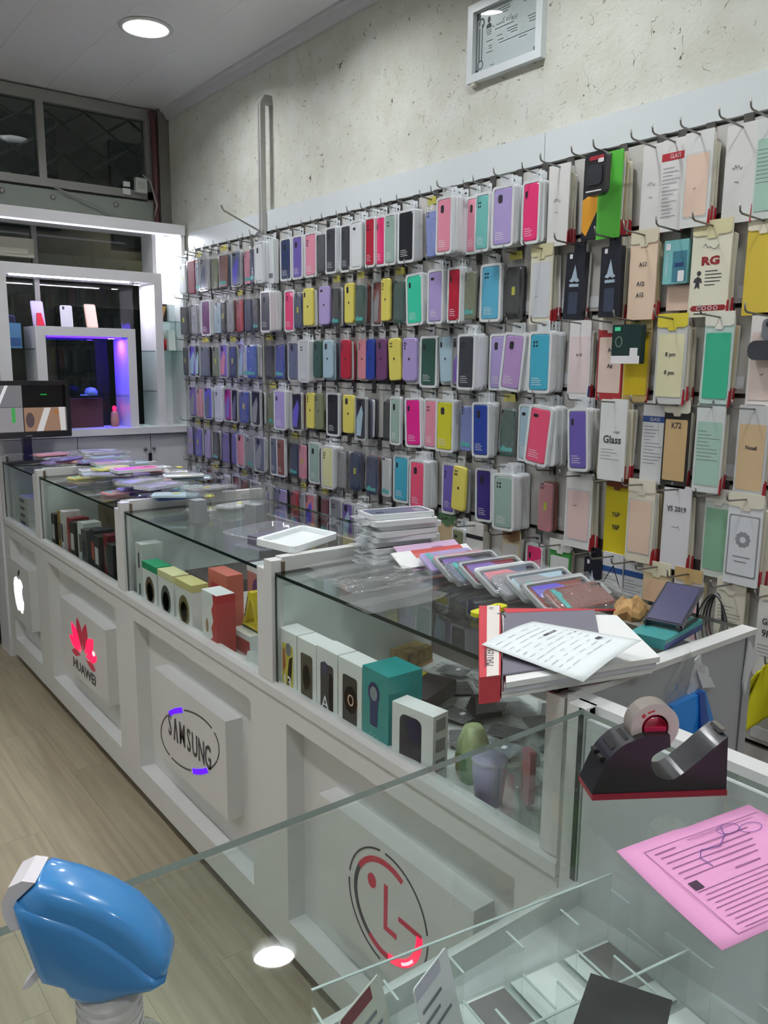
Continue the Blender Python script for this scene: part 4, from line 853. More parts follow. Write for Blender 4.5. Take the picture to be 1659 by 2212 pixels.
for s in (-1, 1): MB().tube([FX(s*.030,-.058,.008), FX(s*.010,-.02,.004), FX(0,0,.002)], .0013, 5).build('ear_loop', mat('mask_black',(38,38,42)), fm)
MB().tube([FX(-.006,-.150,.008), FX(-.010,-.19,.006), FX(.004,-.225,.01), FX(.012,-.23,.012)], .0013, 5).build('cord', mat('mask_black',(38,38,42)), fm)
for k in range(5):
    c = MB(); h = .11+.012*k; wd2 = .018+.007*k
    c.tube([(1.77-.004*k, 1.005+wd2*math.sin(2*PI*i/22)*(.6+.4*math.sin(PI*i/22)), G0-5*GS-.035-h*(1-math.cos(2*PI*i/22))/2) for i in range(23)], .0021, 5)
    tag(c.build('cable_loop', mat('cable_pale', (176,176,178), .5) if k == 3 else mat('cable_dark', (56,58,62), .5)), ('pale' if k == 3 else 'dark')+' charging cable looped over a low hook, %s widest loop' % ORD[4-k], 'cable', 'looped cables on the sixth hook row')
ycl = MB(); na, nb = 25, 22; g = []
for j in range(nb):
    for i in range(na):
        u, v_ = i/(na-1), j/(nb-1); sp_ = .22+.78*min(1, v_*1.7)
        g.append((1.80-.012*math.sin(u*17+v_*1.5)*(.35+v_)-.006*math.sin(u*31+4), .885+(.5-u)*.19*sp_+.010*v_*math.sin(u*9), .805-.035*abs(u-.5)*2-(.13+.085*(.5+.5*math.sin(u*7.5+.6)))*v_))
ycl.add(g, [(j*na+i,j*na+i+1,(j+1)*na+i+1,(j+1)*na+i) for j in range(nb-1) for i in range(na-1)])
yo = ycl.build('yellow_cloth', mat('cloth_yellow', (206,200,24), .75), None, True); yo.modifiers.new('thick', 'SOLIDIFY').thickness = .003
tag(yo, 'crumpled yellow cloth hanging from a low wall hook', 'cloth')
hk = put('display_hook', ME['hook'], None, (1.884, .885, .795)); tag(hk, 'wire hook carrying the yellow cloth', 'hook', 'wire hooks on the slat wall'); put('hook_plate', ME['hook_plate'], hk)
hk.scale = (.8,1,1)
# ================================================================ LONG GLASS COUNTER (four units)
CX0, CX1 = 0.905, 1.42
BACKP = mat('counter_back', (150, 142, 138), 0.5)
REDD = mat('acrylic_red', (120, 34, 50), 0.35, emit=(220,30,70), estr=0.25)
REDB = mat('acrylic_red_lit', (200, 20, 60), 0.35, emit=(255,10,70), estr=1.6)
REDH = emis('led_red', (255,120,130), 5.0)
BLUB = emis('led_blue', (70,20,255), 2.6)
INKD = mat('logo_dark', (58, 52, 66), 0.4)
LITW = emis('logo_white_lit', (255,255,252), 2.2)
def counter_unit(y0, y1, py0, py1, desc, near=False):
    yc = (y0+y1)/2
    t = thing('display_counter', desc, 'counter', (CX0, yc, 0), group='white glass-topped counters')
    def bx(n, x0, x1, a, b, z0, z1, m=WHITE, par=None): return MB().box(x0-CX0, x1-CX0, a-yc, b-yc, z0, z1).build(n, m, par or t)
    bx('toe_kick', 0.965, 1.40, y0, y1, 0.0, 0.056, mat('toe_kick', (70,60,54), .7))
    bx('carcass', 0.952, CX1, y0, y1, 0.056, 0.690)
    bx('bottom_rail', CX0, 0.952, y0, y1, 0.056, 0.140); bx('top_rail', CX0, 0.952, y0+.086, y1-.086, 0.650, 0.700)
    bx('stile', CX0, 0.952, y0, y0+.086, 0.140, 0.700); bx('stile', CX0, 0.952, y1-.086, y1, 0.140, 0.700)
    bx('deck', 0.925, CX1, y0, y1, 0.690, 0.700, mat('deck_white', (214,216,214), .4))
    MB().poly([(CX0-.006,.702),(CX0-.006,.724),(CX0-.001,.735),(.926,.735),(.926,.702)], y0-yc, y1-yc, 0, lambda a,b,d: (a-CX0, d, b)).build('ledge', WHITE, t)
    for (a, b) in ((y0, y0+.034), (y1-.034, y1)):
        bx('post', CX0-.004, .932, a, b, 0.735, 1.026 if b == y1 else (0.991 if near else 1.002))
    bx('partition', .932, CX1, y1-.020, y1, 0.700, 0.990, mat('partition_white', (222,230,227), .4)); bx('partition_rail', .932, CX1, y1-.026, y1, 0.990, 1.030)
    bx('glass_clip', .927, .936, y1-.037, y1-.026, .985, 1.022, mat('clip_brown', (110,96,80), .4))
    bx('back_panel', CX1-.018, CX1, y0, y1-.02, 0.700, 0.945, BACKP)
    ga, gb = (y0+.002 if not near else y0+.02), y1-.040
    g = MB().box(CX0+.002-CX0, CX1-.004-CX0, ga-yc, gb-yc, 0.992, 1.0)
    g.m = [0,0,1,1,1,1]; g.build('glass_top', [GLASS, GEDGE], t)
    bx('glass_front', .912, .917, y0+.034, y1-.034, 0.735, 0.992, GLASS)
    bx('glass_joint', .9105, .9112, y1-.0395, y1-.034, 0.735, 0.992, GEDGE)
    pl = bx('plaque', CX0-.002, 0.952, py0, py1, 0.255, 0.540, mat('plaque_white', (214,215,213), .35))
    if near:
        bx('end_panel', .932, CX1, y0-.008, y0-.0005, 0.056, 0.990, mat('end_grey', (168,170,174), .35)); bx('end_rail', .932, CX1+.005, y0-.010, y0+.02, .990, 1.0)
        bx('end_corner', 1.388, 1.392, y0-.010, y0-.008, 0.056, 0.990, mat('corner_line', (110,110,112), .5))
    pc = (py0+py1)/2 - yc
    return t, pl, pc
def PQ(pc): return lambda a, b, d: (-.002-d, pc-a, .3975+b)      # logo plane on a plaque
m3, pl3, pc3 = counter_unit(.735, 1.630, .910, 1.403, 'white glass-topped counter with the round red winking-face logo panel', True)
m2, pl2, pc2 = counter_unit(1.630, 2.590, 1.855, 2.343, 'white glass-topped counter with a blue-lit oval lettered logo panel')
m1, pl1, pc1 = counter_unit(2.590, 3.575, 2.783, 3.322, 'white glass-topped counter with a red petal logo panel')
m0, pl0, pc0 = counter_unit(3.575, 4.205, 3.796, 4.190, 'white glass-topped counter with a white-lit fruit logo panel')
# round face logo
P = PQ(pc3)
k = MB()
for (t0, t1) in ((100,170),(178,262),(10,92),(-52,2)): k.poly(arc(0,0,.128,.122,t0,t1,.0035), 0, .0012, 0, P)
k.build('logo_ring', INKD, pl3)
k = MB(); k.poly(arc(0,0,.105,.100,62,150,.012), 0, .0012, 0, P); k.poly(arc(0,0,.105,.100,-122,-85,.012), 0, .0012, 0, P); k.poly(ell(-.048,.040,.014,.016,14), 0, .0012, 0, P)
k.poly(rect(-.007,.004,-.045,.055), 0, .0012, 0, P); k.poly(rect(.004,.034,-.045,-.034), 0, .0012, 0, P); k.poly(rect(.040,.110,.000,.010), 0, .0012, 0, P); k.build('logo_shape', REDD, pl3)
MB().poly(arc(0,0,.105,.100,150,238,.010), 0, .0012, 0, P).build('logo_arc', INKD, pl3)
k = MB(); k.poly(arc(0,0,.104,.099,-85,2,.016), 0, .0014, 0, P); k.build('logo_lit_arc', REDB, pl3)
MB().poly(arc(0,0,.105,.100,-60,-35,.006), .0014, .002, 0, P).build('logo_led', REDH, pl3)
# oval lettered logo
P = PQ(pc2); th = R(18)
k = MB()
for (t0, t1) in ((128,218),(224,266),(-28,22),(30,88),(304,330)): k.poly(arc(0,-.005,.212,.088,t0,t1,.004,16,th), 0, .0012, 0, P)
for ch_, a_ in zip('S MSUNG', (-.130,-.088,-.040,.006,.046,.090,.132)):
    if ch_ != ' ': text_mb(k, ch_, .100, a_, -.006, .0012, 0, P, sx=.58, bold=.0014)
k.poly([(-.104,-.042),(-.096,-.042),(-.088,.010),(-.080,-.042),(-.072,-.042),(-.084,.030),(-.092,.030)], 0, .0012, 0, P); k.build('logo_letters', INKD, pl2)
k = MB(); k.poly(arc(0,-.005,.212,.088,92,122,.015,10,th), 0, .0014, 0, P); k.poly(arc(0,-.005,.212,.088,-90,-60,.015,10,th), 0, .0014, 0, P); k.build('logo_lit_arc', BLUB, pl2)
# petal logo
P = PQ(pc1)
def petal(ang, r0, r1, wd):
    L = []; n = 8
    for s in (1, -1):
        for i in range(n+1) if s == 1 else range(n, -1, -1):
            u = i/n; q = r0+(r1-r0)*u; hw = wd*math.sin(PI*u**1.25)
            a, b = q*math.sin(ang), q*math.cos(ang)
            L.append((1.55*(a+s*hw*math.cos(ang)), -.034+(b-s*hw*math.sin(ang))))
    return L[:-1]
for i, (ang, r1, wd) in enumerate(((-100,.092,.014),(-68,.114,.021),(-39,.132,.023),(-13,.146,.020),(13,.146,.020),(39,.132,.023),(68,.114,.021),(100,.092,.014))):
    MB().poly(petal(R(ang), .022, r1, wd), 0, .0012, 0, P).build('logo_petal', REDB if i in (1,2,5,6) else REDD, pl1)
MB().poly(ell(.128,.014,.014,.009,14), .0012, .0018, 0, P).build('logo_led', REDH, pl1)
k = MB(); text_mb(k, 'HUAWEI', .056, .0, -.094, .0012, 0, P, sx=1.25, bold=.0012); k.build('logo_letters', INKD, pl1)
# fruit logo
P = PQ(pc0)
ap = [(0,.062),(-.03,.072),(-.064,.062),(-.086,.030),(-.088,-.012),(-.070,-.062),(-.044,-.092),(-.022,-.092),(0,-.084),(.022,-.092),(.044,-.092),(.066,-.066),(.080,-.032),(.062,-.018),(.054,.006),(.062,.032),(.078,.044),(.058,.066),(.03,.072)]
MB().poly(ap, 0, .0012, 0, P).build('logo_shape', LITW, pl0)
MB().poly([(.0,.078),(.006,.104),(.034,.118),(.030,.094)], 0, .0012, 0, P).build('logo_leaf', INKD, pl0)

# ---------------------------------------------------------------- goods inside the counters (deck at z = .70)
def carton(name, label, cat, x, y, wd, h, dp, m, rz=0.0, prints=(), z=.70, group=None, lid=None):
    t = thing(name, label, cat, (x, y, z), (0,0,R(rz)), group)
    MB().box(0, dp, -wd/2, wd/2, 0, h).build('carton', m, t)
    for (n, loops, mm) in prints:
        k = MB()
        for i_, l in enumerate(loops): k.flat(l, .0006+.0002*i_)
        k.build(n, mm, t)
    if lid: MB().box(-.001, dp+.001, -wd/2-.001, wd/2+.001, h-.02, h+.001).build('lid', lid, t)
    return t
BXW = mat('box_white_card', (232,234,232), .45)
def scr(w_, h_): return rr(w_*.62, h_*.70, .006, 2, .0, h_*.46)
gP = 'phone boxes lined up behind the counter glass'
t = carton('phone_box', 'white phone box with a colourful yellow screen picture', 'phone box', .922, 1.562, .078, .165, .05, BXW, 0, [('screen_print', [scr(.078,.165)], mat('pr_yel', (206,190,70), .4)), ('picture', [[(-.004,.03),(.016,.05),(.022,.11),(.006,.10)],[(-.02,.06),(-.008,.08),(-.012,.12),(-.02,.12)]], mat('pr_rb', (176,80,60), .4))], group=gP)
k = MB(); text_mb(k, '13', .040, -.002, .042, .0012, bold=.0008); k.build('lettering', PRINT, t); MB().poly(ell(.004,.122,.012,.016,12), .0006, .0011).build('round_print', GREYINK, t)
carton('phone_box', 'white phone box with a dark brown screen picture', 'phone box', .922, 1.480, .078, .165, .05, BXW, 0, [('screen_print', [scr(.078,.165)], mat('pr_brown', (66,58,44), .4)), ('picture', [ell(.0,.08,.016,.03)], mat('pr_br2', (110,94,40), .4))], group=gP)
t = carton('phone_box', 'white phone box with a big white letter on its picture', 'phone box', .922, 1.398, .080, .168, .05, BXW, 0, [('screen_print', [scr(.080,.168)], mat('pr_dark', (44,42,52), .4)), ('picture', [[(.006,.02),(.022,.02),(.022,.12),(.010,.12)]], mat('pr_skin', (176,120,110), .4))], group=gP)
k = MB(); text_mb(k, 'A', .045, -.006, .045, .0012); k.build('lettering', PRINT, t); MB().poly(ell(-.008,.125,.013,.015,12), .0006, .0012).build('round_print', mat('pr_navy', (50,54,90), .4), t)
t = carton('phone_box', 'white phone box with an orange disc on its dark screen', 'phone box', .922, 1.312, .084, .168, .05, BXW, 0, [('screen_print', [scr(.084,.168)], mat('pr_dark2', (38,36,38), .4)), ('disc_print', [ell(.004,.085,.024,.030)], mat('pr_orange', (226,84,44), .4))], group=gP)
MB().poly(arc(.004,.085,.009,.011,0,359,.003,14), .0008, .0013).build('ring_print', mat('pr_pink', (240,190,170), .4), t)
t = carton('phone_box', 'glossy teal phone box with a blue rosette badge', 'phone box', .920, 1.222, .086, .176, .085, mat('box_teal_solid', (10,150,150), .25, coat=.4), 0, [('badge', [ell(-.004,.128,.019,.024), [(-.016,.06),(.008,.06),(.010,.11),(-.016,.11)]], mat('badge_blue', (24,44,104), .4))], group=gP)
MB().poly(ell(-.004,.128,.012,.015,14), .0008, .0012).build('badge_face', mat('badge_grey', (140,150,160), .3), t)
k = MB(); k.ribbon([(-.018,.038),(-.010,.046),(-.006,.036),(.004,.044),(.010,.037),(.016,.042)], .0014, .0010); k.build('lettering', mat('let_gold', (90,190,180), .4), t)
t = carton('phone_box', 'big white phone box with a dark blue handset picture', 'phone box', .925, 1.112, .105, .135, .042, BXW, 8, [('handset_print', [rr(.056,.108,.014,3,-.004,.064)], mat('pr_blk', (40,38,56), .35)), ('screen_print', [rr(.034,.050,.006,2,.006,.090)], mat('pr_blue', (44,44,110), .35)), ('handset_detail', [rr(.018,.030,.004,2,-.018,.092)], mat('pr_tealdk', (36,60,66), .35))], group=gP)
k = MB()
for i in range(3): k.box(.008,.034,-.0532,-.0526,.022+.040*i,.046+.040*i)
k.build('side_print', mat('side_grey', (150,152,156), .5), t)
# small spare parts spread on the deck: batteries and cards in film
smalls = [('dgrey',1.20,1.40,20),('black',1.28,1.36,-30),('slate',1.12,1.33,35),('dgrey',1.16,1.24,10),('black',1.24,1.22,40),('grey',1.31,1.20,-15),('dgrey',1.10,1.16,-40),('dgrey',1.19,1.12,25),('black',1.27,1.10,-20),('slate',1.11,1.065,15),('dgrey',1.14,1.03,50),('black',1.22,1.00,-5),('grey',1.31,1.05,30),('dgrey',1.07,.96,-25),('slate',1.34,1.30,60),('grey',1.03,1.20,5),('dgrey',1.36,1.14,-50),('black',1.06,1.42,-10),('grey',1.33,1.44,20),('slate',1.20,1.50,-35),('dgrey',1.34,.96,15),('grey',1.16,.93,-15),('black',1.28,.90,35),('white',1.36,1.36,-20),('white',1.09,1.10,70)]
for i, (c, x, y, rz) in enumerate(smalls):
    z = .7015 + .0042*(i % 5)
    t = thing('spare_battery', '%s flat spare battery in clear film, %s on the deck from the post' % (CN.get(c,c), ordn(i)), 'battery', (x, y, z), (R(rnd.uniform(-1,1)), R(rnd.uniform(-1,1)), R(rz)), 'spare parts scattered on the deck')
    MB().poly(rr(.052,.072,.004,2), 0, .004, 0, UP).build('battery', cm(c), t); MB().poly(rr(.068,.096,.003,1,0,.006), .0042, .0046, 0, UP).build('film', FILM, t)
    if i % 3 == 0: MB().poly(rr(.014,.010,.002,1,.006,-.01), .0047, .0052, 0, UP).build('sticker', PRINT, t)
t = thing('charger_box', 'dark brown flat charger box with a yellow edge inside the counter', 'box', (1.14, 1.33, .724), (0,0,R(20)))
MB().box(-.07,.07,-.045,.045,0,.035).build('carton', mat('box_dkbrown', (58,50,52), .4), t); MB().box(-.071,.071,.030,.046,.012,.036).build('yellow_edge', mat('edge_yellow', (206,196,60), .5), t)
t = thing('phone_stand', 'small black wedge phone stand among the spare parts', 'stand', (1.20, 1.20, .724), (0,0,R(-20)))
MB().hexa([(-.03,-.03,0),(.03,-.03,0),(.03,.03,0),(-.03,.03,0)],[(-.02,.0,.035),(.02,.0,.035),(.02,.02,.035),(-.02,.02,.035)]).build('wedge', DARK, t); MB().box(-.03,.03,-.032,-.027,0,.012).build('lip', DARK, t)
t = thing('patterned_box', 'flat gold-patterned box on its side at the back of the counter', 'box', (1.30, 1.57, .7005), (0,0,R(10)))
MB().box(-.05,.05,-.03,.03,0,.045).build('carton', mat('box_gold', (150,128,84), .5, var=.4, vscale=60), t); MB().box(-.051,.051,-.031,.031,.0,.006).build('base_edge', mat('edge_peach', (206,160,120), .5), t)
t = thing('leaf_pouch', 'crumpled green and white plastic pouch beside the white phone box', 'pouch', (1.018, 1.040, .7005))
MB().loft([[(.03*math.cos(q)*s+.006*math.sin(3*q)*s, .035*math.sin(q)*s, zz) for q in [2*PI*i/12 for i in range(12)]] for s, zz in ((1,0),(1.15,.03),(.95,.07),(.6,.10))]).build('pouch', mat('pouch_green', (176,190,140), .4, var=.35, vscale=30), t, True)
MB().flat([(-.01,.02),(.02,.03),(.015,.06),(-.012,.055)], .037).build('leaf_print', mat('leaf_green', (110,140,60), .5), t)
# near end of that counter: acrylic cup, pink case box and clear boxes
def clearbox(name, label, x, y, z, wx, wy, h, tint=ACRYL, rz=0, inner=None):
    t = thing(name, label, 'box', (x, y, z), (0,0,R(rz)))
    k = .0018
    MB().box(-wx/2,wx/2,-wy/2,wy/2,0,k).build('floor_sheet', tint, t)
    for (a,b,c,d) in ((-wx/2,-wx/2+k,-wy/2,wy/2),(wx/2-k,wx/2,-wy/2,wy/2),(-wx/2+k,wx/2-k,-wy/2,-wy/2+k),(-wx/2+k,wx/2-k,wy/2-k,wy/2)): MB().box(a,b,c,d,k,h).build('side_sheet', tint, t)
    if inner: MB().box(-wx/2+.006,wx/2-.006,-wy/2+.006,wy/2-.006,k,h*.7).build('contents', inner, t)
    return t
t = thing('pink_case_box', 'upright pink case in a clear box at the near end of the counter', 'phone case', (1.03, .905, .7005), (0,0,R(-20)))
MB().poly(rr(.030,.100,.006,2,0,.055), 0, .012).build('case', cm('coral'), t); MB().box(-.016,.004,-.020,.020,0,.112).build('clear_sleeve', CLEAR, t)
clearbox('clear_box', 'clear square acrylic box behind the corner post', .985, .868, .7005, .07, .07, .11)
clearbox('clear_box', 'clear tall acrylic box with blue goods by the corner', 1.10, .82, .7005, .06, .06, .13, inner=mat('goods_blue', (80,110,150), .5))
clearbox('clear_box', 'clear low acrylic box with yellow goods by the corner', 1.06, .765, .7005, .08, .045, .06, inner=mat('goods_yellow', (190,176,90), .5))
t = thing('lavender_cup', 'rounded lavender plastic cup inside the near end of the counter', 'cup', (.975, .955, .7005))
MB().lathe([(.024,0),(.030,.05),(.032,.085)], 20).build('cup', mat('cup_lav', (176,168,196), .3), t, True); MB().lathe([(.033,.080),(.034,.083),(.033,.086)], 20, cap=False).build('rim', MILKY, t, True)
tag(MB().tube([(.985+.03*math.cos(q), .778+.03*math.sin(q), .704+.002*q) for q in [i*.5 for i in range(26)]], .0022, 5).build('yellow_cable', mat('cable_yellow', (196,186,110), .5)), 'coil of yellow cable on the deck by the corner', 'cable')
# second unit
carton('earphone_box', 'pale grey earphone box with a dark side, on top of another', 'box', .930, 2.500, .055, .10, .07, mat('box_palegrey', (206,210,208), .45), 0, [('slot_print', [rect(-.006,.006,.02,.07)], INK)], z=.801)
carton('earphone_box', 'pale grey earphone box with a dark side, beneath another', 'box', .930, 2.500, .055, .10, .07, mat('box_palegrey', (206,210,208), .45), 0, [('slot_print', [rect(-.006,.006,.02,.07)], INK)])
for i, (y, top, win, lb) in enumerate(((2.395,(40,160,110),(110,90,70),'white earphone box with a green top and round window'),(2.270,(226,222,170),(96,100,98),'white earphone box with a cream top and round grey window'),(2.140,(214,206,140),(120,112,70),'white earphone box with a gilt top and round window'))):
    carton('earphone_box', lb, 'box', .922, y, .112, .155, .05, BXW, 0, [('round_window', [ell(0,.070,.036,.046)], mat('win_%d' % i, win, .25, coat=.4)), ('inner_ring', [ell(0,.066,.024,.030)], mat('win2_%d' % i, tuple(int(v*.7) for v in win), .25))], lid=mat('top_%d' % i, top, .45))
t = carton('toothed_box', 'white and red accessory box with jagged red print', 'box', .918, 1.965, .090, .165, .055, BXW, 0, [('jagged_print', [[(-.02,.0),(.045,.0),(.045,.165),(.022,.165),(.026,.14),(.014,.12),(.024,.09),(.012,.07),(.020,.045),(-.004,.03)]], mat('pr_red', (196,60,62), .45)), ('picture', [ell(-.014,.07,.008,.02)], mat('pr_tan', (170,140,110), .5))])
MB().box(-.0006,.055,-.0456,-.045,0,.165).build('red_side', mat('pr_red', (196,60,62)), t)
carton('gadget_box', 'white and pink gadget box with a purple picture', 'box', 1.09, 2.02, .10, .20, .07, mat('box_pinkish', (214,150,140), .45), 0, [('picture', [ell(.005,.13,.026,.035)], mat('pr_purple', (120,80,130), .4))], lid=BXW)
carton('gadget_box', 'salmon pink box leaning behind the round-window boxes', 'box', 1.00, 2.08, .12, .185, .05, mat('box_salmon', (208,112,96), .5), 0, [('print', [rect(-.04,.03,.10,.15)], mat('pr_red', (196,60,62)))])
t = thing('yellow_stand', 'bright yellow triangular loop stand in the counter', 'stand', (1.045, 1.915, .7560), (0,0,0))
lp = [FX(a,b,0) for a,b in ((-.045,.01),(-.038,.0),(.035,.0),(.045,.012),(.010,.085),(0,.095),(-.012,.088),(-.045,.01))]
MB().ring([(-.05,.0),(.05,.0),(.010,.105),(-.012,.105)], [(-.030,.014),(.030,.014),(.003,.082),(-.004,.082)], 0, .030).build('loop', mat('stand_yellow', (226,202,30), .4), t); MB().flat([(-.036,.03),(-.030,.03),(-.010,.09),(-.016,.09)], .0304).build('stripe', mat('stripe_grey', (130,120,130), .4), t); MB().box(-.030,-.002,-.050,.050,0,.004).build('base', mat('stand_yellow',(226,202,30)), t)
carton('white_box', 'white flat box beneath the yellow stand', 'box', .985, 1.915, .10, .055, .10, BXW, 0, [('red_side', [rect(-.05,.05,0,.04)], mat('pr_redd', (168,60,64), .5))])
t = thing('silver_box', 'tilted silver white box with a round print near the post', 'box', (.925, 1.715, .7005), (0,R(20),R(25)))
MB().box(-.0,.075,-.045,.045,.028,.062).build('carton', mat('box_silver', (206,210,208), .35), t); MB().poly(arc(.03,-.0,.014,.014,0,359,.004,16), .0622, .0626, 0, lambda a,b,d: (a+.01,b,d)).build('ring_print', INK, t)
t = thing('cash_drawer', 'dark brown flat drawer box with a white front on the deck', 'drawer', (1.22, 2.36, .7005))
MB().box(-.15,.15,-.11,.11,.06,.098).build('top', mat('drawer_brown', (92,80,80), .4), t); MB().box(-.15,.15,-.11,.11,0,.06).build('body', BXW, t); MB().box(.02,.05,-.115,-.11,.02,.03).build('handle', STEEL, t)
t = thing('speaker_box', 'small black speaker with a turquoise end beside the drawer', 'speaker', (1.18, 1.92, .7005))
MB().lathe([(.040,0),(.042,.10),(.036,.13)], 18).build('body', DARK, t, True); MB().lathe([(.037,.13),(.030,.15),(.010,.158)], 18).build('cap', mat('cap_turq', (40,160,160), .4), t, True)
# third and fourth units: crowded little boxes
crowd = [(3.47,.048,.15,(58,52,50),'dark'),(3.41,.050,.17,(168,134,70),'ochre'),(3.345,.052,.18,(222,222,218),'white'),(3.28,.050,.16,(150,60,58),'dull red'),(3.215,.055,.155,(70,66,60),'charcoal'),(3.14,.060,.165,(216,220,214),'pale'),(3.07,.055,.150,(92,94,92),'grey'),(3.00,.058,.160,(58,60,62),'black'),(2.93,.060,.150,(64,62,60),'dark'),(2.86,.060,.165,(120,40,44),'maroon'),(2.79,.060,.145,(52,56,54),'black'),(2.72,.060,.15,(72,70,66),'charcoal')]
for i, (y, wd, h, c, nm) in enumerate(crowd):
    carton('accessory_box', '%s accessory box %s from the red-petal unit far post' % (nm, ordn(i)), 'box', .935+.01*(i % 2), y, wd, h, .07, mat('crowd_%d' % i, c, .45), rnd.uniform(-6,6), [('label', [rect(-wd*.32,wd*.30,h*.30,h*.72)], mat('crowdl_%d' % (i % 4), ((200,200,196),(110,100,90),(60,60,66),(180,90,80))[i % 4], .5))], group='crowded boxes in the red-petal unit')
carton('wide_carton', 'wide olive brown carton behind the crowded little boxes', 'box', 1.12, 3.15, .62, .20, .16, mat('carton_olive', (128,116,90), .6), 0, [('print', [rect(-.2,.1,.06,.14)], mat('carton_pr', (110,98,76), .6))])
for i in range(4): carton('white_box', 'white flat box %s up in the stack by the far post' % ordn(i), 'box', .96, 4.05, .16, .034, .12, mat('box_bone', (206,206,196), .5), 0, [('print', [rect(-.05,.03,.008,.024)], GREYINK)], z=.7005+.0352*i)
carton('red_box', 'tall red box standing beside the far counter post', 'box', .94, 3.70, .045, .20, .06, mat('box_red', (176,52,52), .4), 0, [('print', [rect(-.012,.012,.13,.17)], KRAFT)])
carton('black_box', 'dark box behind the tall red box', 'box', 1.02, 3.78, .10, .15, .08, mat('box_blk2', (60,58,60), .4), 0, [('print', [rect(-.03,.03,.05,.09)], GREYINK)])
# ================================================================ THINGS LYING ON THE COUNTER GLASS (z = 1.0)
def lay(kind, col, x, y, z, rz, label, tilt=(0,0), group=None, seed=0):
    """a pack lying on its back: local up-axis of the pack points along +x before rz"""
    rot = (Matrix.Rotation(R(rz),3,'Z') @ Matrix.Rotation(R(tilt[0]),3,'X') @ Matrix.Rotation(R(tilt[1]),3,'Y') @ Matrix.Rotation(R(90),3,'Y')).to_euler()
    off = Matrix.Rotation(R(rz),3,'Z') @ Vector((-ZC, 0, 0))
    loc = (x+off.x, y+off.y, z)
    if kind == 'sil': t = put('silicone_case_pack', ME['sil_frame'], None, loc, rot)
    elif kind == 'bag': t = put('bagged_phone_case', ME['bag%d' % (seed % 4)], None, loc, rot)
    elif kind == 'clr': t = put('clear_case_pack', ME['clr_frame'], None, loc, rot)
    else: t = put('phone_case', ME['bare_case'], None, loc, rot, [cm(col)])
    if kind == 'bare': put('camera_hole', ME['cam_bare1'], t)
    else: add_case_parts(t, kind, col, seed)
    return tag(t, label, 'phone case', group)
# neat stack of blister packs
stk = ['slate','white','grey','white','dgrey','white','black','navy','white']
for i, c in enumerate(reversed(stk)):
    lay('sil', c, 1.235+rnd.uniform(-.012,.012), 1.545+rnd.uniform(-.012,.012), 1.0005+.0132*i, 180-8+rnd.uniform(-5,5),
        '%s case blister pack, %s up in the stack on the round-logo counter' % (CN.get(c,c), ordn(i)), group='stack of blister packs on the counter', seed=300+i)
# fanned row of flat bagged packs and cards
fan = [(k_, c, 1.262+.012*math.sin(1.7*i), 1.382-.0345*i, .8*math.sin(2.3*i)) for i, (k_, c) in enumerate((('bag','lavender'),('bag','rose'),('clr','dgrey'),('bag','slate'),('clr','maroon'),('bag','white'),('clr','slate'),('bag','grey'),('clr','palblue'),('bag','grey'),('clr','brown'),('bag','brown')))]
fl_ = ['lavender printed','rose','dark grey','blue-grey','maroon','white','slate grey','pale grey','ice blue','ash grey','brown','dull brown']
for i, (k_, c, x, y, rz) in enumerate(fan):
    lay(k_, c, x, y, 1.0185, rz-6, '%s packed case lying in the fanned row behind the red binder' % fl_[i], (25, 0), 'fanned row of bagged cases', 320+i)
t = thing('magazine', 'pink and lavender printed card on top of the fanned row', 'card', (1.265, 1.4430, 1.0212), (R(25),0,R(-6)))
MB().poly(rect(-.095,.085,-.048,.048), 0, .003, 0, UP).build('card', mat('card_lilac', (214,184,214), .35), t); k = MB(); k.poly(ell(.02,.01,.03,.022,12), .003, .0034, 0, UP); k.flat(rect(-.07,-.02,-.02,.0), .0034, 0, UP); k.build('print', mat('card_pr', (180,130,170), .4), t)
t = thing('striped_card', 'white card with a red stripe in the fanned row', 'card', (1.252, 1.4290, 1.0225), (R(25),0,R(-6)))
MB().poly(rect(-.11,.11,-.03,.03), 0, .003, 0, UP).build('card', PAPER, t); MB().poly(rect(-.055,.09,.000,.0295), .003, .0034, 0, UP).build('stripe', mat('stripe_red', (206,92,88), .4), t)
t = thing('clear_bag', 'heap of empty crinkled clear bags on the counter edge', 'plastic bag', (1.09, 1.30, 1.0005))
for i in range(6):
    b = put('film', ME['bag%d' % (i % 4)], t, (rnd.uniform(-.02,.04), -.08+.045*i, .006+.0055*i), (R(rnd.uniform(-1.5,1.5)), R(90+rnd.uniform(-1.2,1.2)), 0))
t = thing('yellow_tag', 'bright yellow price tag lying by the binder spine', 'tag', (1.078, 1.072, 1.006), (0,0,R(5)))
MB().poly(rr(.09,.026,.010,3), 0, .008, 0, UP).build('tag_body', mat('tag_yellow', (214,214,40), .4), t); MB().ribbon([(-.03,-.003),(-.01,.004),(.01,-.003),(.03,.003)], .002, .0084, 0, UP).build('print', INK, t)
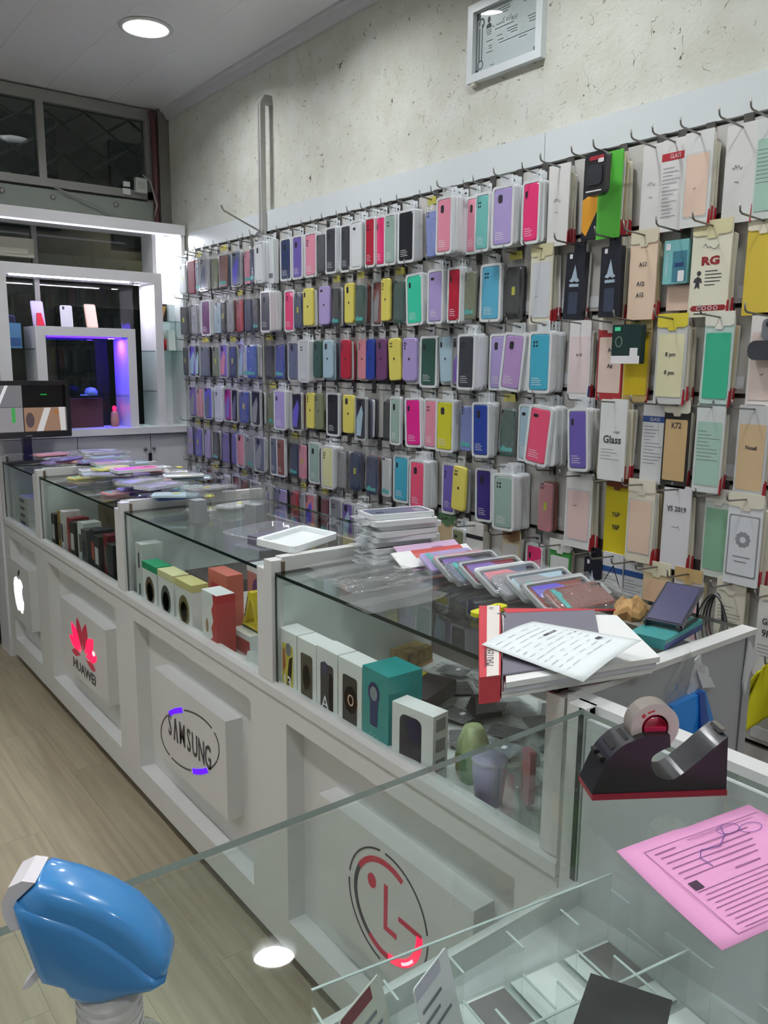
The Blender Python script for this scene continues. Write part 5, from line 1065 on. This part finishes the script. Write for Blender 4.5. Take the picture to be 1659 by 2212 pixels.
# red binder with papers
bd = thing('ring_binder', 'red and white ring binder full of papers on the counter', 'binder', (.985, .875, 1.0005), (0,0,R(0)))
def quad(n, pts, z0, z1, m, par):
    return MB().hexa([(x-.985,y-.875,z0) for x,y in pts], [(x-.985,y-.875,z1) for x,y in pts]).build(n, m, par)
BR = mat('binder_red', (206,70,78), .45)
spn = quad('spine', [(.769,.779),(.800,.768),(1.045,1.010),(1.012,1.032)], 0, .040, BR, bd)
k = MB().hexa([(.778-.985,.774-.875,.0402),(.796-.985,.768-.875,.0402),(1.040-.985,1.008-.875,.0402),(1.022-.985,1.022-.875,.0402)],[(.778-.985,.774-.875,.0412),(.796-.985,.768-.875,.0412),(1.040-.985,1.008-.875,.0412),(1.022-.985,1.022-.875,.0412)])
sl_ = k.build('spine_label', mat('label_cream', (228,222,214), .5), spn)
for (s_, z_, a_, b_) in (('MASTER', .020, .835-.985, .826-.875), ('file', .014, .880-.985, .872-.875), ('14', .014, 1.015-.985, 1.003-.875)):
    k = MB(); text_mb(k, s_, z_, a_, b_, .0416, 0, UP, ang=R(45)); k.build('lettering', INK, sl_)
quad('back_cover', [(.802,.776),(1.056,.712),(1.225,.880),(1.045,1.008)], 0, .004, BR, bd)
for i in range(3): quad('paper_block', [(.803,.768-.004*i),(1.064+.004*i,.700-.003*i),(1.196,.868),(1.036,.998)], .004+.009*i, .0125+.009*i, PAPER if i != 1 else mat('paper_grey', (214,214,222), .6), bd)
quad('front_cover', [(.815,.780),(.985,.733),(1.180,.905),(1.040,.995)], .0315, .034, mat('cover_grey', (124,122,134), .45), bd)
quad('cover_edge', [(1.035,.985),(1.180,.905),(1.215,.885),(1.050,1.008)], .0312, .0345, BR, bd)
for i in range(2): MB().tube([(.900-.985+.12*i, .860-.875+.12*i, .032+.014*math.sin(q)) if False else (.895-.985+.11*i+.008*math.cos(q), .862-.875+.11*i-.004*math.cos(q),   .034+.008*math.sin(q)) for q in [PI*j/8 for j in range(9)]], .0016, 5).build('ring', STEEL, bd)
# loose invoice draped on the binder
def sheet(name, label, corners, zfun, m, n=10):
    mb = MB(); g = []
    A, B, C_, D = [Vector(c) for c in corners]
    for j in range(n+1):
        for i in range(n+1):
            u, v_ = i/n, j/n; p_ = (A*(1-u)+B*u)*(1-v_) + (D*(1-u)+C_*u)*v_
            g.append((p_.x, p_.y, zfun(u, v_)))
    mb.add(g, [(j*(n+1)+i, j*(n+1)+i+1, (j+1)*(n+1)+i+1, (j+1)*(n+1)+i) for j in range(n) for i in range(n)])
    o = mb.build(name, m, None, True); o.modifiers.new('t', 'SOLIDIFY').thickness = .0005
    return tag(o, label, 'paper')
def sheet_marks(par, corners, zfun, items, m, name='print'):
    A, B, C_, D = [Vector(c) for c in corners]; mb = MB()
    def q(u, v_):
        p_ = (A*(1-u)+B*u)*(1-v_) + (D*(1-u)+C_*u)*v_; return (p_.x, p_.y, zfun(u, v_)+.0008)
    for (u0, v0, u1, v1) in items:
        mb.add([q(u0,v0),q(u1,v0),q(u1,v1),q(u0,v1)], [(0,1,2,3)])
    o = mb.build(name, m, par); return o
inv = [(.857,.866),(.995,.885),(1.030,.700),(.884,.690)]
zi = lambda u, v_: 1.046 + .008*math.sin(u*2.2) - .010*v_*(1-u) + .012*u*v_
io = sheet('invoice', 'loose white printed invoice lying on the red binder', inv, zi, mat('invoice_paper', (230,238,238), .6))
rs = random.Random(5)
it = []
for r_ in range(11):
    v_ = .10+.07*r_; u0 = .08
    while u0 < .86:
        l = rs.uniform(.05,.16); it.append((u0, v_, min(u0+l,.9), v_+.010)); u0 += l+rs.uniform(.03,.12)
sheet_marks(io, inv, zi, it, mat('print_pale', (196,202,214), .7))
sheet_marks(io, inv, zi, [(.58,.30,.80,.33),(.80,.68,.88,.72),(.86,.46,.90,.47)], mat('print_dark', (70,72,80), .7), 'heading_print')
# phone on a stand, kraft paper scrap and teal box at the near right of the counter
t = thing('phone_on_stand', 'dark phone leaning on a black wire stand near the counter end', 'phone', (1.272, .806, 1.0190), (0,0,R(14)))
def tl(a, b, h): return (a*.91+h*-.41, b, .022+a*.41+h*.91)
MB().hexa([tl(-.045,-.034,0),tl(.070,-.034,0),tl(.070,.034,0),tl(-.045,.034,0)],[tl(-.045,-.034,.008),tl(.070,-.034,.008),tl(.070,.034,.008),tl(-.045,.034,.008)]).build('phone', mat('phone_dark', (44,44,60), .2, coat=.6), t)
MB().hexa([tl(-.040,-.030,.0082),tl(.066,-.030,.0082),tl(.066,.030,.0082),tl(-.040,.030,.0082)],[tl(-.040,-.030,.0088),tl(.066,-.030,.0088),tl(.066,.030,.0088),tl(-.040,.030,.0088)]).build('screen', mat('phone_screen', (56,55,92), .3), t)
MB().tube([(-.055,-.03,.012),(-.045,-.03,.003),(.05,-.03,.003),(.045,-.03,.036),(.045,.03,.036),(.05,.03,.003),(-.045,.03,.003),(-.055,.03,.012)], .003, 6).build('wire_stand', DARK, t)
t = thing('teal_box', 'flat teal and blue box lying beside the binder', 'box', (1.248, .800, 1.0005), (0,0,R(10)))
MB().box(-.075,.085,-.032,.034,0,.018).build('carton', mat('teal_flat', (66,150,150), .4), t); MB().box(-.0755,.0855,-.0325,-.0315,.0,.010).build('blue_edge', mat('blue_edge', (60,72,130), .4), t)
tag(MB().loft([[(.036*math.cos(q)*s*(1+.25*math.sin(5*q)), .026*math.sin(q)*s*(1+.2*math.cos(3*q)), z+.006*math.sin(4*q)*(z > 0)) for q in [2*PI*i/16 for i in range(16)]] for s, z in ((1,0),(1.1,.012),(.95,.022),(.55,.034))]).build('kraft_scrap', mat('kraft_scrap', (188,150,96), .7, var=.25, vscale=40), None, False, (1.292,.904,1.0005)), 'crumpled brown kraft paper scrap behind the binder', 'paper')
# heap of bagged cases on the far units
heap = [('bag','yellow',1.20,3.94,10,0),('bag','lavender',1.14,3.86,-20,0),('bag','violet',1.05,3.74,25,0),('bag','white',1.24,3.82,60,1),('bag','lime',1.27,3.99,-35,1),('bag','violet',1.20,3.66,5,1),('bag','rose',1.08,3.62,-10,1),('bag','lavender',1.30,3.70,40,1),('bag','white',1.20,3.90,20,2),('bag','yellow',1.12,3.80,75,2),
        ('bag','purple',1.22,3.44,-15,0),('bag','lavender',1.27,3.32,10,1),('bag','violet',1.15,3.38,30,1),('bag','indigo',1.25,3.24,-5,0),('bag','dgrey',1.12,3.46,-30,0),
        ('bag','paleyellow',1.16,3.14,-12,0),('bag','purple',1.16,3.15,14,1),('bag','slate',1.27,3.06,20,0),('bag','mint',1.27,2.90,-10,0),
        ('bag','indigo',1.08,2.74,8,0),('bag','slate',1.30,2.80,-25,0),('bag','coral',1.27,2.66,0,1),('bag','mint',1.18,2.68,40,0),('bag','blue',1.08,2.52,-8,0),('bag','grey',1.20,2.56,5,0),('bag','rose',1.26,2.44,-30,1),('bag','clear',1.30,2.50,20,0),('bag','clear',1.14,2.40,-5,0),('bag','white',1.22,2.36,15,1)]
hr = random.Random(21)
for i in range(26):
    heap.append((hr.choice(['bag','bag','clr']), hr.choice(['violet','lavender','white','purple','clear','yellow','rose','palblue','white','grey']), hr.uniform(1.00,1.30), hr.choice([hr.uniform(3.60,3.88), hr.uniform(3.2,3.5), hr.uniform(2.45,3.1)]), hr.uniform(-70,70), hr.choice([1,2,2,3])))
heap.append(('sil','magenta',1.115,2.985,3,0))          # lies on top of its part of the heap
def rect_at(x, y, rz, hl=.102, hw=.0435):
    c_, s_ = math.cos(R(rz)), math.sin(R(rz))
    return [(x+a*c_-b*s_, y+a*s_+b*c_) for a, b in ((-hl,-hw),(hl,-hw),(hl,hw),(-hl,hw))]
def meet(A_, B_):
    for Q in (A_, B_):
        for i in range(2):
            ax = (Q[i+1][0]-Q[i][0], Q[i+1][1]-Q[i][1])
            pa = [p_[0]*ax[0]+p_[1]*ax[1] for p_ in A_]; pb = [p_[0]*ax[0]+p_[1]*ax[1] for p_ in B_]
            if max(pa) < min(pb) or max(pb) < min(pa): return False
    return True
laid = [([(.932,yr-.026),(1.42,yr-.026),(1.42,yr),(.932,yr)], 1.0300) for yr in (3.575, 2.590)]     # partition rails
def rest(x, y, rz):
    q = rect_at(x, y, rz); return max([1.0005]+[zt+.0004 for r_, zt in laid if meet(q, r_)])
for i, (k_, c, x, y, rz, lv) in enumerate(heap):
    # a pack rests on the highest of those it lies across; where the pile is already high it has slid to a lower place
    z = rest(x, y, rz)
    if z > 1.046 and c != 'magenta':
        alt = []
        for q in range(60):
            x2, y2, r2 = hr.uniform(1.03,1.29), hr.uniform(2.46,3.86), hr.uniform(-35,35)
            alt.append((rest(x2, y2, r2), x2, y2, r2))
        z, x, y, rz = min(alt)
    laid.append((rect_at(x, y, rz), z+.0132))
    L_ = int(round((z-1.0005)/.0136))
    u = 'monitor-end' if y > 3.56 else ('red-petal' if y > 2.58 else 'oval-logo')
    lay(k_, c, x, y, z, rz, '%s %s case, %s layer of the loose heap on the %s counter' % (CN.get(c,c), dict(bag='bagged', clr='boxed', sil='blister-packed')[k_], ordn(L_), u),
        (0, 0), 'loose heap of packed cases on the counter', 400+i)
# clear tumblers, tub and white tray
for i, (x, y) in enumerate(((1.02,2.24),(1.06,2.15),(1.12,2.075),(1.19,2.16))):
    clearbox('clear_case_box', 'clear upright plastic box %s from the loose heap' % ordn(i), x, y, 1.0005, .05, .055, .10+.01*(i % 2), CLEAR, 10*i, inner=mat('inner_pale', (176,180,186), .4) if i % 2 == 0 else None)
t = thing('clear_tub', 'clear plastic food tub beside the white tray', 'tub', (1.050, 1.868, 1.0005), (0,0,R(15)))
L = []
for s, z in ((.085,0),(.092,.004),(.106,.0365),(.110,.0385),(.111,.034)): L.append([(a*s/.1, b*s/.1, z) for a,b in rr(.19,.15,.025,4)])
TUB = glassy('tub_plastic', (240,242,246), 1.5, .08, bump=.3, bscale=30, haze=.22, hazecol=(214,214,224))
MB().loft(L, cap=False).build('tub_wall', TUB, t, True); MB().poly(rr(.16,.12,.02,4), 0, .002, 0, UP).build('tub_floor', TUB, t); MB().box(-.05,.03,-.04,.03,.003,.026).build('contents', mat('tub_goods', (96,92,110), .5), t)
t = thing('white_tray', 'shallow white plastic tray lid resting by the partition rail', 'tray', (1.040, 1.708, 1.0352), (R(4.4),0,R(24)))
o_, i_ = rr(.20,.115,.014,3), rr(.176,.092,.010,3)
MB().ring(o_, i_, 0, .016, 0, UP).build('rim', mat('tray_white', (236,242,242), .35), t); MB().poly(i_, 0, .004, 0, UP).build('floor_sheet', mat('tray_white',(236,242,242)), t)
# monitor
mn = thing('cctv_monitor', 'black monitor showing a split camera picture on the far counter', 'monitor', (.995, 4.02, 1.0005), (0,0,R(3)))
MB().ring(rr(.40,.262,.006,2,0,.250), rect(-.176,.176,.142,.365) if False else rr(.360,.214,.001,2,0,.254), -.012, .012, 0, FY).build('bezel', mat('bezel_black', (22,22,26), .2, coat=.6), mn)
MB().poly(rr(.40,.262,.006,2,0,.250), -.050, -.010, 0, FY).build('housing', DARK, mn)
MB().box(-.020,.020,.010,.030,.012,.16).build('neck', mat('neck_blue', (24,24,60), .25, coat=.4), mn); MB().lathe([(.10,0),(.10,.006),(.03,.014)], 28).build('foot', DARK, mn, True)
sc = MB().flat(rr(.362,.216,.001,2,0,.254), -.008, 0, FY).build('screen', mat('screen_off', (14,15,17), .15), mn)
def spic(n, loops, m, d=-.0075):
    k = MB()
    for l in loops: k.flat(l, d, 0, FY)
    k.build(n, m, sc)
em = lambda n, c, s=.55: emis('screen_'+n, c, s)
spic('camera_picture', [rect(-.180,-.012,.262,.360)], em('grey', (150,150,156))); spic('camera_detail', [[(-.13,.262),(-.115,.262),(-.07,.36),(-.085,.36)]], em('wht', (236,232,238), .8), -.0070)
spic('camera_picture', [rect(-.180,-.012,.148,.260)], em('lgrey', (178,174,180))); spic('camera_detail', [rect(-.062,-.046,.190,.258)], em('green', (90,200,110)), -.0070)
spic('camera_picture', [rect(-.008,.180,.148,.258)], em('tan', (186,150,126))); spic('camera_detail', [[(.045,.148),(.075,.148),(.115,.256),(.085,.256)]], em('pale', (226,222,222), .7), -.0070); spic('camera_detail', [[(.156,.148),(.180,.148),(.180,.258),(.150,.258)]], em('pale', (226,222,222), .7), -.0070)
spic('camera_detail', [ell(.018,.20,.020,.036,10)], em('dk', (110,92,96)), -.0068); spic('camera_detail', [ell(.138,.235,.010,.014,8)], em('or', (200,140,90)), -.0068)
k = MB(); k.flat(rect(.070,.100,.315,.320), -.0070, 0, FY); k.build('screen_text', em('txt', (40,190,80), .6), sc)
MB().flat(rect(-.012,.018,.128,.132), .0124, 0, FY).build('maker_mark', GREYINK, mn)

# ================================================================ FRONT GLASS COUNTER (camera stands behind it)
FY0, FY1 = .175, .683
fc = thing('front_counter', 'glass-topped white counter in front with acrylic tray inside', 'counter', (.20, .43, 0))
def fb(n, x0, x1, y0, y1, z0, z1, m=WHITE): return MB().box(x0-.2, x1-.2, y0-.43, y1-.43, z0, z1).build(n, m, fc)
fb('toe_kick', -.80, .86, FY0+.06, FY1-.06, 0, .056, mat('toe_kick', (70,60,54)))
fb('carcass', -.85, .900, FY0, FY1-.004, .056, .690); fb('deck', -.85, .900, FY0+.01, FY1-.004, .690, .700, mat('deck_grey', (204,208,208), .4))
fb('ledge', -.85, .886, FY1-.010, FY1+.002, .690, .735)
fb('corner_post', .878, .905, FY1-.004, FY1+.026, .056, 1.0, WHITE)
fb('post_line', .8765, .8782, FY1-.002, FY1+.006, .735, 1.0, GEDGE)
fb('side_panel', .880, .898, FY0, FY1-.006, .690, .985, mat('side_pale', (206,210,210), .4)); fb('side_rail', .900, .931, FY0, FY1+.046, .962, 1.0, WHITE); fb('rail_clip', .888, .900, FY1-.004, FY1+.012, .96, .998, mat('clip_dark', (70,66,62), .4))
g = MB().box(-.85-.2, .876-.2, FY0-.43, FY1-.43, .992, 1.0); g.m = [0,0,1,1,1,1]; g.build('glass_top', [GLASS, mat('glass_edge_pale', (156,166,160), .12, spec=.6)], fc)
fb('glass_front', -.85, .876, FY1-.009, FY1-.004, .735, .992, GLASS)
# tape dispenser
e2 = Vector((.845,-.535,0)); n2 = Vector((.535,.845,0))
td = thing('tape_dispenser', 'black desk tape dispenser with a red base on the front glass', 'tape dispenser', (.689, .517, 1.0005))
def smooth_loop(pts, keep, n=5):
    o = []; N = len(pts)
    for i in range(N):
        p0, p1, p2, p3 = [Vector(pts[(i+q) % N]) for q in (-1,0,1,2)]
        if i in keep: p0 = p1*2-p2
        if (i+1) % N in keep: p3 = p2*2-p1
        for q in range(n):
            t_ = q/n; o.append(tuple(.5*((2*p1)+(-p0+p2)*t_+(2*p0-5*p1+4*p2-p3)*t_*t_+(-p0+3*p1-3*p2+p3)*t_**3)))
    return o
prof = [(.0,.0063),(.0054,.0213),(.0155,.0451),(.0303,.0611),(.0415,.067),(.0555,.0722),(.0612,.0735),(.0844,.0735),(.0862,.0592),(.0784,.0564),(.0673,.0493),(.0656,.0418),(.0686,.0311),(.0764,.0232),(.0883,.0204),(.0969,.0232),(.1163,.0385),(.1354,.056),(.1512,.0691),(.1545,.0064)]
prof = smooth_loop(prof, (0,7,8,18,19))
TD = lambda a, b, d: tuple(e2*a + n2*d + Vector((0,0,b)))
MB().poly(prof, .002, .044, 0, TD).build('body', mat('dispenser_black', (30,30,34), .38, coat=.15), td)
MB().poly([(0,0),(.155,0),(.1545,.0064),(0,.0063)], 0, .046, 0, TD).build('base', mat('dispenser_red', (150,30,52), .4), td)
MB().poly([(.0225,.0535),(.0400,.0672),(.0408,.0680),(.0222,.0552)], .010, .036, 0, TD).build('tray_slot', mat('slot_black', (8,8,9), .6), td)
for d0 in (.008, .026): MB().poly(ell(.0135,.0425,.0035,.006,10,R(55)), d0, d0+.010, 0, TD).build('pen_hole', mat('slot_black',(8,8,9)), td)
MB().poly([(.146,.0690),(.1515,.0696),(.1530,.0740),(.1478,.0735)], .012, .034, 0, TD).build('cutter', STEEL, td)
tr_ = thing('tape_roll', 'roll of clear tape with a red core seated in the dispenser', 'tape', (.689, .517, 1.0005))
MB().ring(ell(.0715,.0780,.0275,.0275,36), ell(.0715,.0780,.0150,.0150,36), .012, .034, 0, TD).ring(ell(.0715,.0780,.0150,.0150,36), ell(.0715,.0780,.0275,.0275,36), .034, .012, 0, TD).build('tape', mat('tape_milky', (206,198,190), .25, coat=.5), tr_)
MB().ring(ell(.0715,.0780,.0152,.0152,36), ell(.0715,.0780,.0128,.0128,36), .011, .035, 0, TD).build('core', mat('core_red', (206,40,84), .4), tr_)
MB().poly(rect(.0590,.0840,.0735,.0782), .0115, .0345, 0, TD).build('hub', mat('core_red', (206,40,84)), tr_)
k = MB(); k.ribbon([(.0560,.0900),(.0590,.0935)], .004, .0118, 0, TD); k.ribbon([(.062,.095),(.070,.098)], .002, .0118, 0, TD); k.build('print', mat('tape_pr', (206,60,60), .4), tr_)
# pink form
pk = [(.621,.434),(.820,.409),(.800,.262),(.585,.302)]
zk = lambda u, v_: 1.0012 + .0075*(1-u)*(1-v_)**2*(1 if u < .5 else .5) + .004*(u*(1-u))
po = sheet('pink_form', 'pink printed paper form lying on the front glass', pk, zk, mat('paper_pink', (230,160,206), .7))
it = [(.12,.10,.97,.105),(.12,.10,.124,.95),(.12,.945,.97,.95)]
for r_ in range(5): it.append((.17, .20+.055*r_, .17+.62*(1-.05*r_), .208+.055*r_))
for r_ in range(10): it.append((.16+.02*(r_ % 2), .56+.040*r_, .16+.55*rs.uniform(.7,1), .566+.040*r_))
it += [(.45,.49,.62,.50),(.16,.15,.30,.16),(.40,.13,.9,.135)]
sheet_marks(po, pk, zk, it, mat('pink_ink', (150,96,140), .7))
sheet_marks(po, pk, zk, [(.16,.470,.215,.545)], mat('stamp_dark', (66,40,64), .6), 'stamp')
A, B, C_, D = [Vector(c) for c in pk]
def onpk(u, v_): p_ = (A*(1-u)+B*u)*(1-v_)+(D*(1-u)+C_*u)*v_; return (p_.x, p_.y, zk(u, v_)+.0013)
k = MB()
for (cu, cv) in ((.68,.16),(.80,.22)): k.tube([onpk(cu+.075*math.cos(q), cv+.05*math.sin(q)) for q in [2*PI*i/16 for i in range(17)]], .00035, 4)
k.tube([onpk(.36,.42),(onpk(.35,.32)),onpk(.40,.26),onpk(.52,.28),onpk(.62,.20),onpk(.66,.12)], .0005, 4); k.build('signature', mat('pen_violet', (120,90,170), .6), po)
# acrylic divider tray inside the front counter
at = thing('acrylic_tray', 'clear acrylic divider tray with compartments inside the front counter', 'tray', (.607, .438, .7005), (0,0,R(-8.5)))
tw, tdp, th_ = .44, .40, .098
MB().box(-tw/2,tw/2,-tdp/2,tdp/2,0,.0025).build('tray_floor', ACRYL, at)
def wall(x0, x1, y0, y1, h, n='divider'): MB().box(x0,x1,y0,y1,.0025,h).build(n, ACRYL, at)
AE = mat('acrylic_edge', (196,210,206), .15, spec=.6)
for i in range(4):
    y = -tdp/2 + (tdp-.003)*i/3; wall(-tw/2, tw/2, y, y+.003, th_ if i in (0,3) else .076); MB().box(-tw/2,tw/2,y,y+.003,(th_ if i in (0,3) else .076),(th_ if i in (0,3) else .076)+.0015).build('divider_edge', AE, at)
for i in range(6):
    x = -tw/2 + (tw-.003)*i/5
    for j in range(3):
        y0 = -tdp/2+.003+(tdp-.003)*j/3; y1 = y0+(tdp-.003)/3-.003
        # notched cross dividers: high ends, cut-away middle
        for (a, b, h) in ((y0, y0+.034, .076), (y0+.034, y1-.034, .040), (y1-.034, y1, .076)):
            wall(x, x+.003, a, b, h); MB().box(x, x+.003, a, b, h, h+.0012).build('divider_edge', AE, at)
def slip(label, cx_, cy_, wd, dp, m, z=.0032, rz=-8.5, nm='card_slip'):
    ca, sa = math.cos(R(-8.5)), math.sin(R(-8.5))
    t = thing(nm, label, 'card', (.607+cx_*ca-cy_*sa, .438+cx_*sa+cy_*ca, .7005+z), (0,0,R(rz)))
    MB().poly(rect(-wd/2,wd/2,-dp/2,dp/2), 0, .0012, 0, UP).build('card', m, t); return t
cw = tw/5; ch = tdp/3
WC = mat('slip_white', (232,238,236), .5); GC = mat('slip_grey', (130,126,126), .5); BC = mat('slip_black', (38,40,40), .5)
for j in range(3):
    for i in range(5):
        cx_, cy_ = -tw/2+cw*(i+.5), -tdp/2+ch*(j+.5)
        slip('white card slip, compartment %s along the %s tray row from the window side' % (ordn(i), ordn(2-j)), cx_, cy_, cw-.012, ch-.014, WC)
        if (i+j) % 2 == 0: slip('grey card slip, compartment %s along the %s tray row from the window side' % (ordn(i), ordn(2-j)), cx_+.010, cy_+.016, cw-.034, ch-.055, GC, .0046)
slip('black square card lying across the acrylic tray compartments', .075, .030, .085, .090, BC, .0780, 26)
# upright printed cards at the tray's end
for (lb, x, y, rz, lean, hd, bc) in (('printed card with a maroon heading leaning at the tray end', .455, .586, 22, 15, (120,50,58), (196,198,186)), ('white printed card leaning behind the maroon-headed card', .541, .573, 22, 15, (190,186,200), (222,222,224))):
    t = thing('printed_card', lb, 'card', (x, y, .7055), (R(-lean),0,R(rz)))
    MB().poly(rr(.078,.115,.003,1,0,.0575), 0, .002, 0, FY).build('card', mat('pcard_%d' % hd[0], bc, .4), t)
    MB().flat(rect(-.039,.018,.100,.114), .0024, 0, FY).build('heading_band', mat('pband_%d' % hd[0], hd, .4), t)
    k = MB()
    for i in range(5): k.flat(rect(-.032, -.032+.060*rs.uniform(.5,1), .082-.014*i, .086-.014*i), .0026, 0, FY)
    k.build('print', GREYINK, t)
# spray bottle
es = Vector((.85,-.527,0)).normalized(); ns = Vector((.527,.85,0)).normalized()
sp = thing('spray_bottle', 'clear spray bottle with a blue trigger head standing on the glass', 'spray bottle', (.113, .392, 1.0005))
hp = [(-.0333,.2054),(-.0236,.2147),(-.0222,.2149),(-.0061,.2093),(.0092,.2018),(.0225,.192),(.032,.1801),(.0381,.1693),(.04,.1634),(.0382,.1577),(.033,.154),(.0209,.1525),(.0117,.1502),(.0066,.1489),(-.0023,.1495),(-.0091,.1535),(-.0118,.1589),(-.0229,.1631),(-.0254,.1701),(-.0301,.1885)]
cxh = sum(p_[0] for p_ in hp)/len(hp); czh = sum(p_[1] for p_ in hp)/len(hp)
def SPM(a, b, d): return tuple(es*a + ns*d + Vector((0,0,b)))
L = []
for d, s in ((-.0165,.72),(-.0155,.88),(-.0120,.97),(-.006,1.0),(.006,1.0),(.0120,.97),(.0155,.88),(.0165,.72)):
    L.append([SPM(cxh+(a-cxh)*s, czh+(b-czh)*s, d) for a, b in hp])
MB().loft(L).build('head', mat('spray_blue', (60,140,206), .28, coat=.5), sp, True)
lo = [(-.0333,.2050),(-.0200,.2010),(-.0040,.1940),(.0100,.1840),(.0230,.1720),(.0340,.1600),(.0382,.1577),(.033,.154),(.0209,.1525),(.0117,.1502),(.0066,.1489),(-.0023,.1495),(-.0091,.1535),(-.0118,.1589),(-.0229,.1631),(-.0254,.1701),(-.0301,.1885)]
cl_, cz_ = sum(p_[0] for p_ in lo)/len(lo), sum(p_[1] for p_ in lo)/len(lo)
MB().loft([[SPM(cl_+(a-cl_)*q, cz_+(b-cz_)*q, d) for a, b in lo] for d, q in ((-.0185,.80),(-.0175,.93),(-.015,1.0),(.015,1.0),(.0175,.93),(.0185,.80))]).build('lower_shell', mat('spray_blue2', (58,134,198), .3, coat=.4), sp, True)
noz = [(-.0236,.2147),(-.0298,.2160),(-.0367,.2127),(-.0406,.2047),(-.0400,.1960),(-.0372,.1890),(-.0305,.1891),(-.0333,.2054)]
MB().poly(noz, -.011, .011, 0, SPM).build('nozzle', mat('spray_white', (226,222,226), .4), sp)
MB().poly([(-.0255,.1700),(-.0236,.1640),(-.0262,.1570),(-.0325,.1500),(-.0365,.1495),(-.0345,.1530),(-.0292,.1600)], -.004, .004, 0, SPM).build('trigger', mat('spray_white',(226,222,226)), sp)
c0 = (es*.0062).to_tuple()
MB().lathe([(.0165,.112),(.0165,.150)], 28, (c0[0], c0[1])).build('collar', mat('collar_milky', (206,206,204), .35), sp, True)
for i in range(5): MB().lathe([(.0168,.116+.006*i),(.0172,.1175+.006*i),(.0168,.119+.006*i)], 28, (c0[0], c0[1]), cap=False).build('collar_ridge', mat('collar_milky',(206,206,204)), sp, True)
MB().lathe([(.030,0),(.034,.004),(.034,.085),(.030,.102),(.018,.112),(.0155,.114)], 32, (c0[0], c0[1])).build('bottle', glassy('bottle_clear', (238,243,242), 1.4, .05, haze=.12), sp, True)
MB().lathe([(.031,.003),(.031,.050)], 32, (c0[0], c0[1])).build('liquid', glassy('bottle_liquid', (216,232,240), 1.25, .02), sp, True)
MB().tube([es*.0062+Vector((0,0,.006)), es*.0062+Vector((0,0,.112))], .0022, 6).build('dip_tube', MILKY, sp)
# torn bags taped to the counter's grey end panel
def tornbag(name, label, pts, m, d=.004, y=.7265):
    k = MB().poly(pts, 0, d, 0, lambda a,b,dd: (a, y-dd, b)); return tag(k.build(name, m), label, 'plastic bag')
BAGW = mat('bag_white', (214,216,220), .35)
tornbag('torn_bag', 'torn white plastic bag scrap on the grey end panel', [(1.222,.985),(1.236,.990),(1.240,.975),(1.262,.962),(1.268,.948),(1.250,.944),(1.232,.930),(1.222,.905),(1.212,.880),(1.206,.860),(1.198,.880),(1.206,.920)], BAGW)
tornbag('torn_bag', 'torn white plastic scrap on the end panel corner post', [(1.392,.985),(1.405,.968),(1.420,.955),(1.438,.950),(1.420,.936),(1.402,.920),(1.392,.880),(1.384,.905)], BAGW, .004, .7245)
t = thing('blue_bag', 'bright blue plastic bag with a clear top on the grey end panel', 'plastic bag', (1.195, .7265, .862))
BL = mat('bag_blue', (20,120,200), .3, coat=.3); BL2 = mat('bag_blue_dk', (16,62,140), .3, coat=.3)
k = MB().hexa([(-.075,-.040,-.06),(.095,-.030,-.06),(.095,0,-.06),(-.075,0,-.06)],[(-.045,-.012,.060),(.045,-.016,.066),(.045,0,.066),(-.045,0,.060)]); k.build('pouch', BL, t)
MB().hexa([(.0,-.050,-.055),(.040,-.046,-.055),(.040,-.030,-.055),(.0,-.030,-.055)],[(.024,-.0175,.066),(.040,-.0175,.066),(.040,-.010,.066),(.024,-.010,.066)]).build('fold', BL2, t)
MB().poly([(-.06,.05),(-.05,.095),(-.015,.125),(0,.150),(.012,.125),(.05,.110),(.062,.07),(.05,.055)], .002, .008, 0, FY).build('clear_top', FILM, t)
MB().poly([(.024,.105),(.066,.085),(.085,.062),(.045,.070)], .008, .010, 0, FY).build('white_flap', BAGW, t)

# ================================================================ final check of the hierarchy
for o in bpy.data.objects:
    if o.type == 'MESH' and o.parent is None and 'label' not in o and 'kind' not in o: print('UNLABELLED', o.name)
    if 'label' in o and len(o['label'].split()) > 16: print('LONG', o['label'])
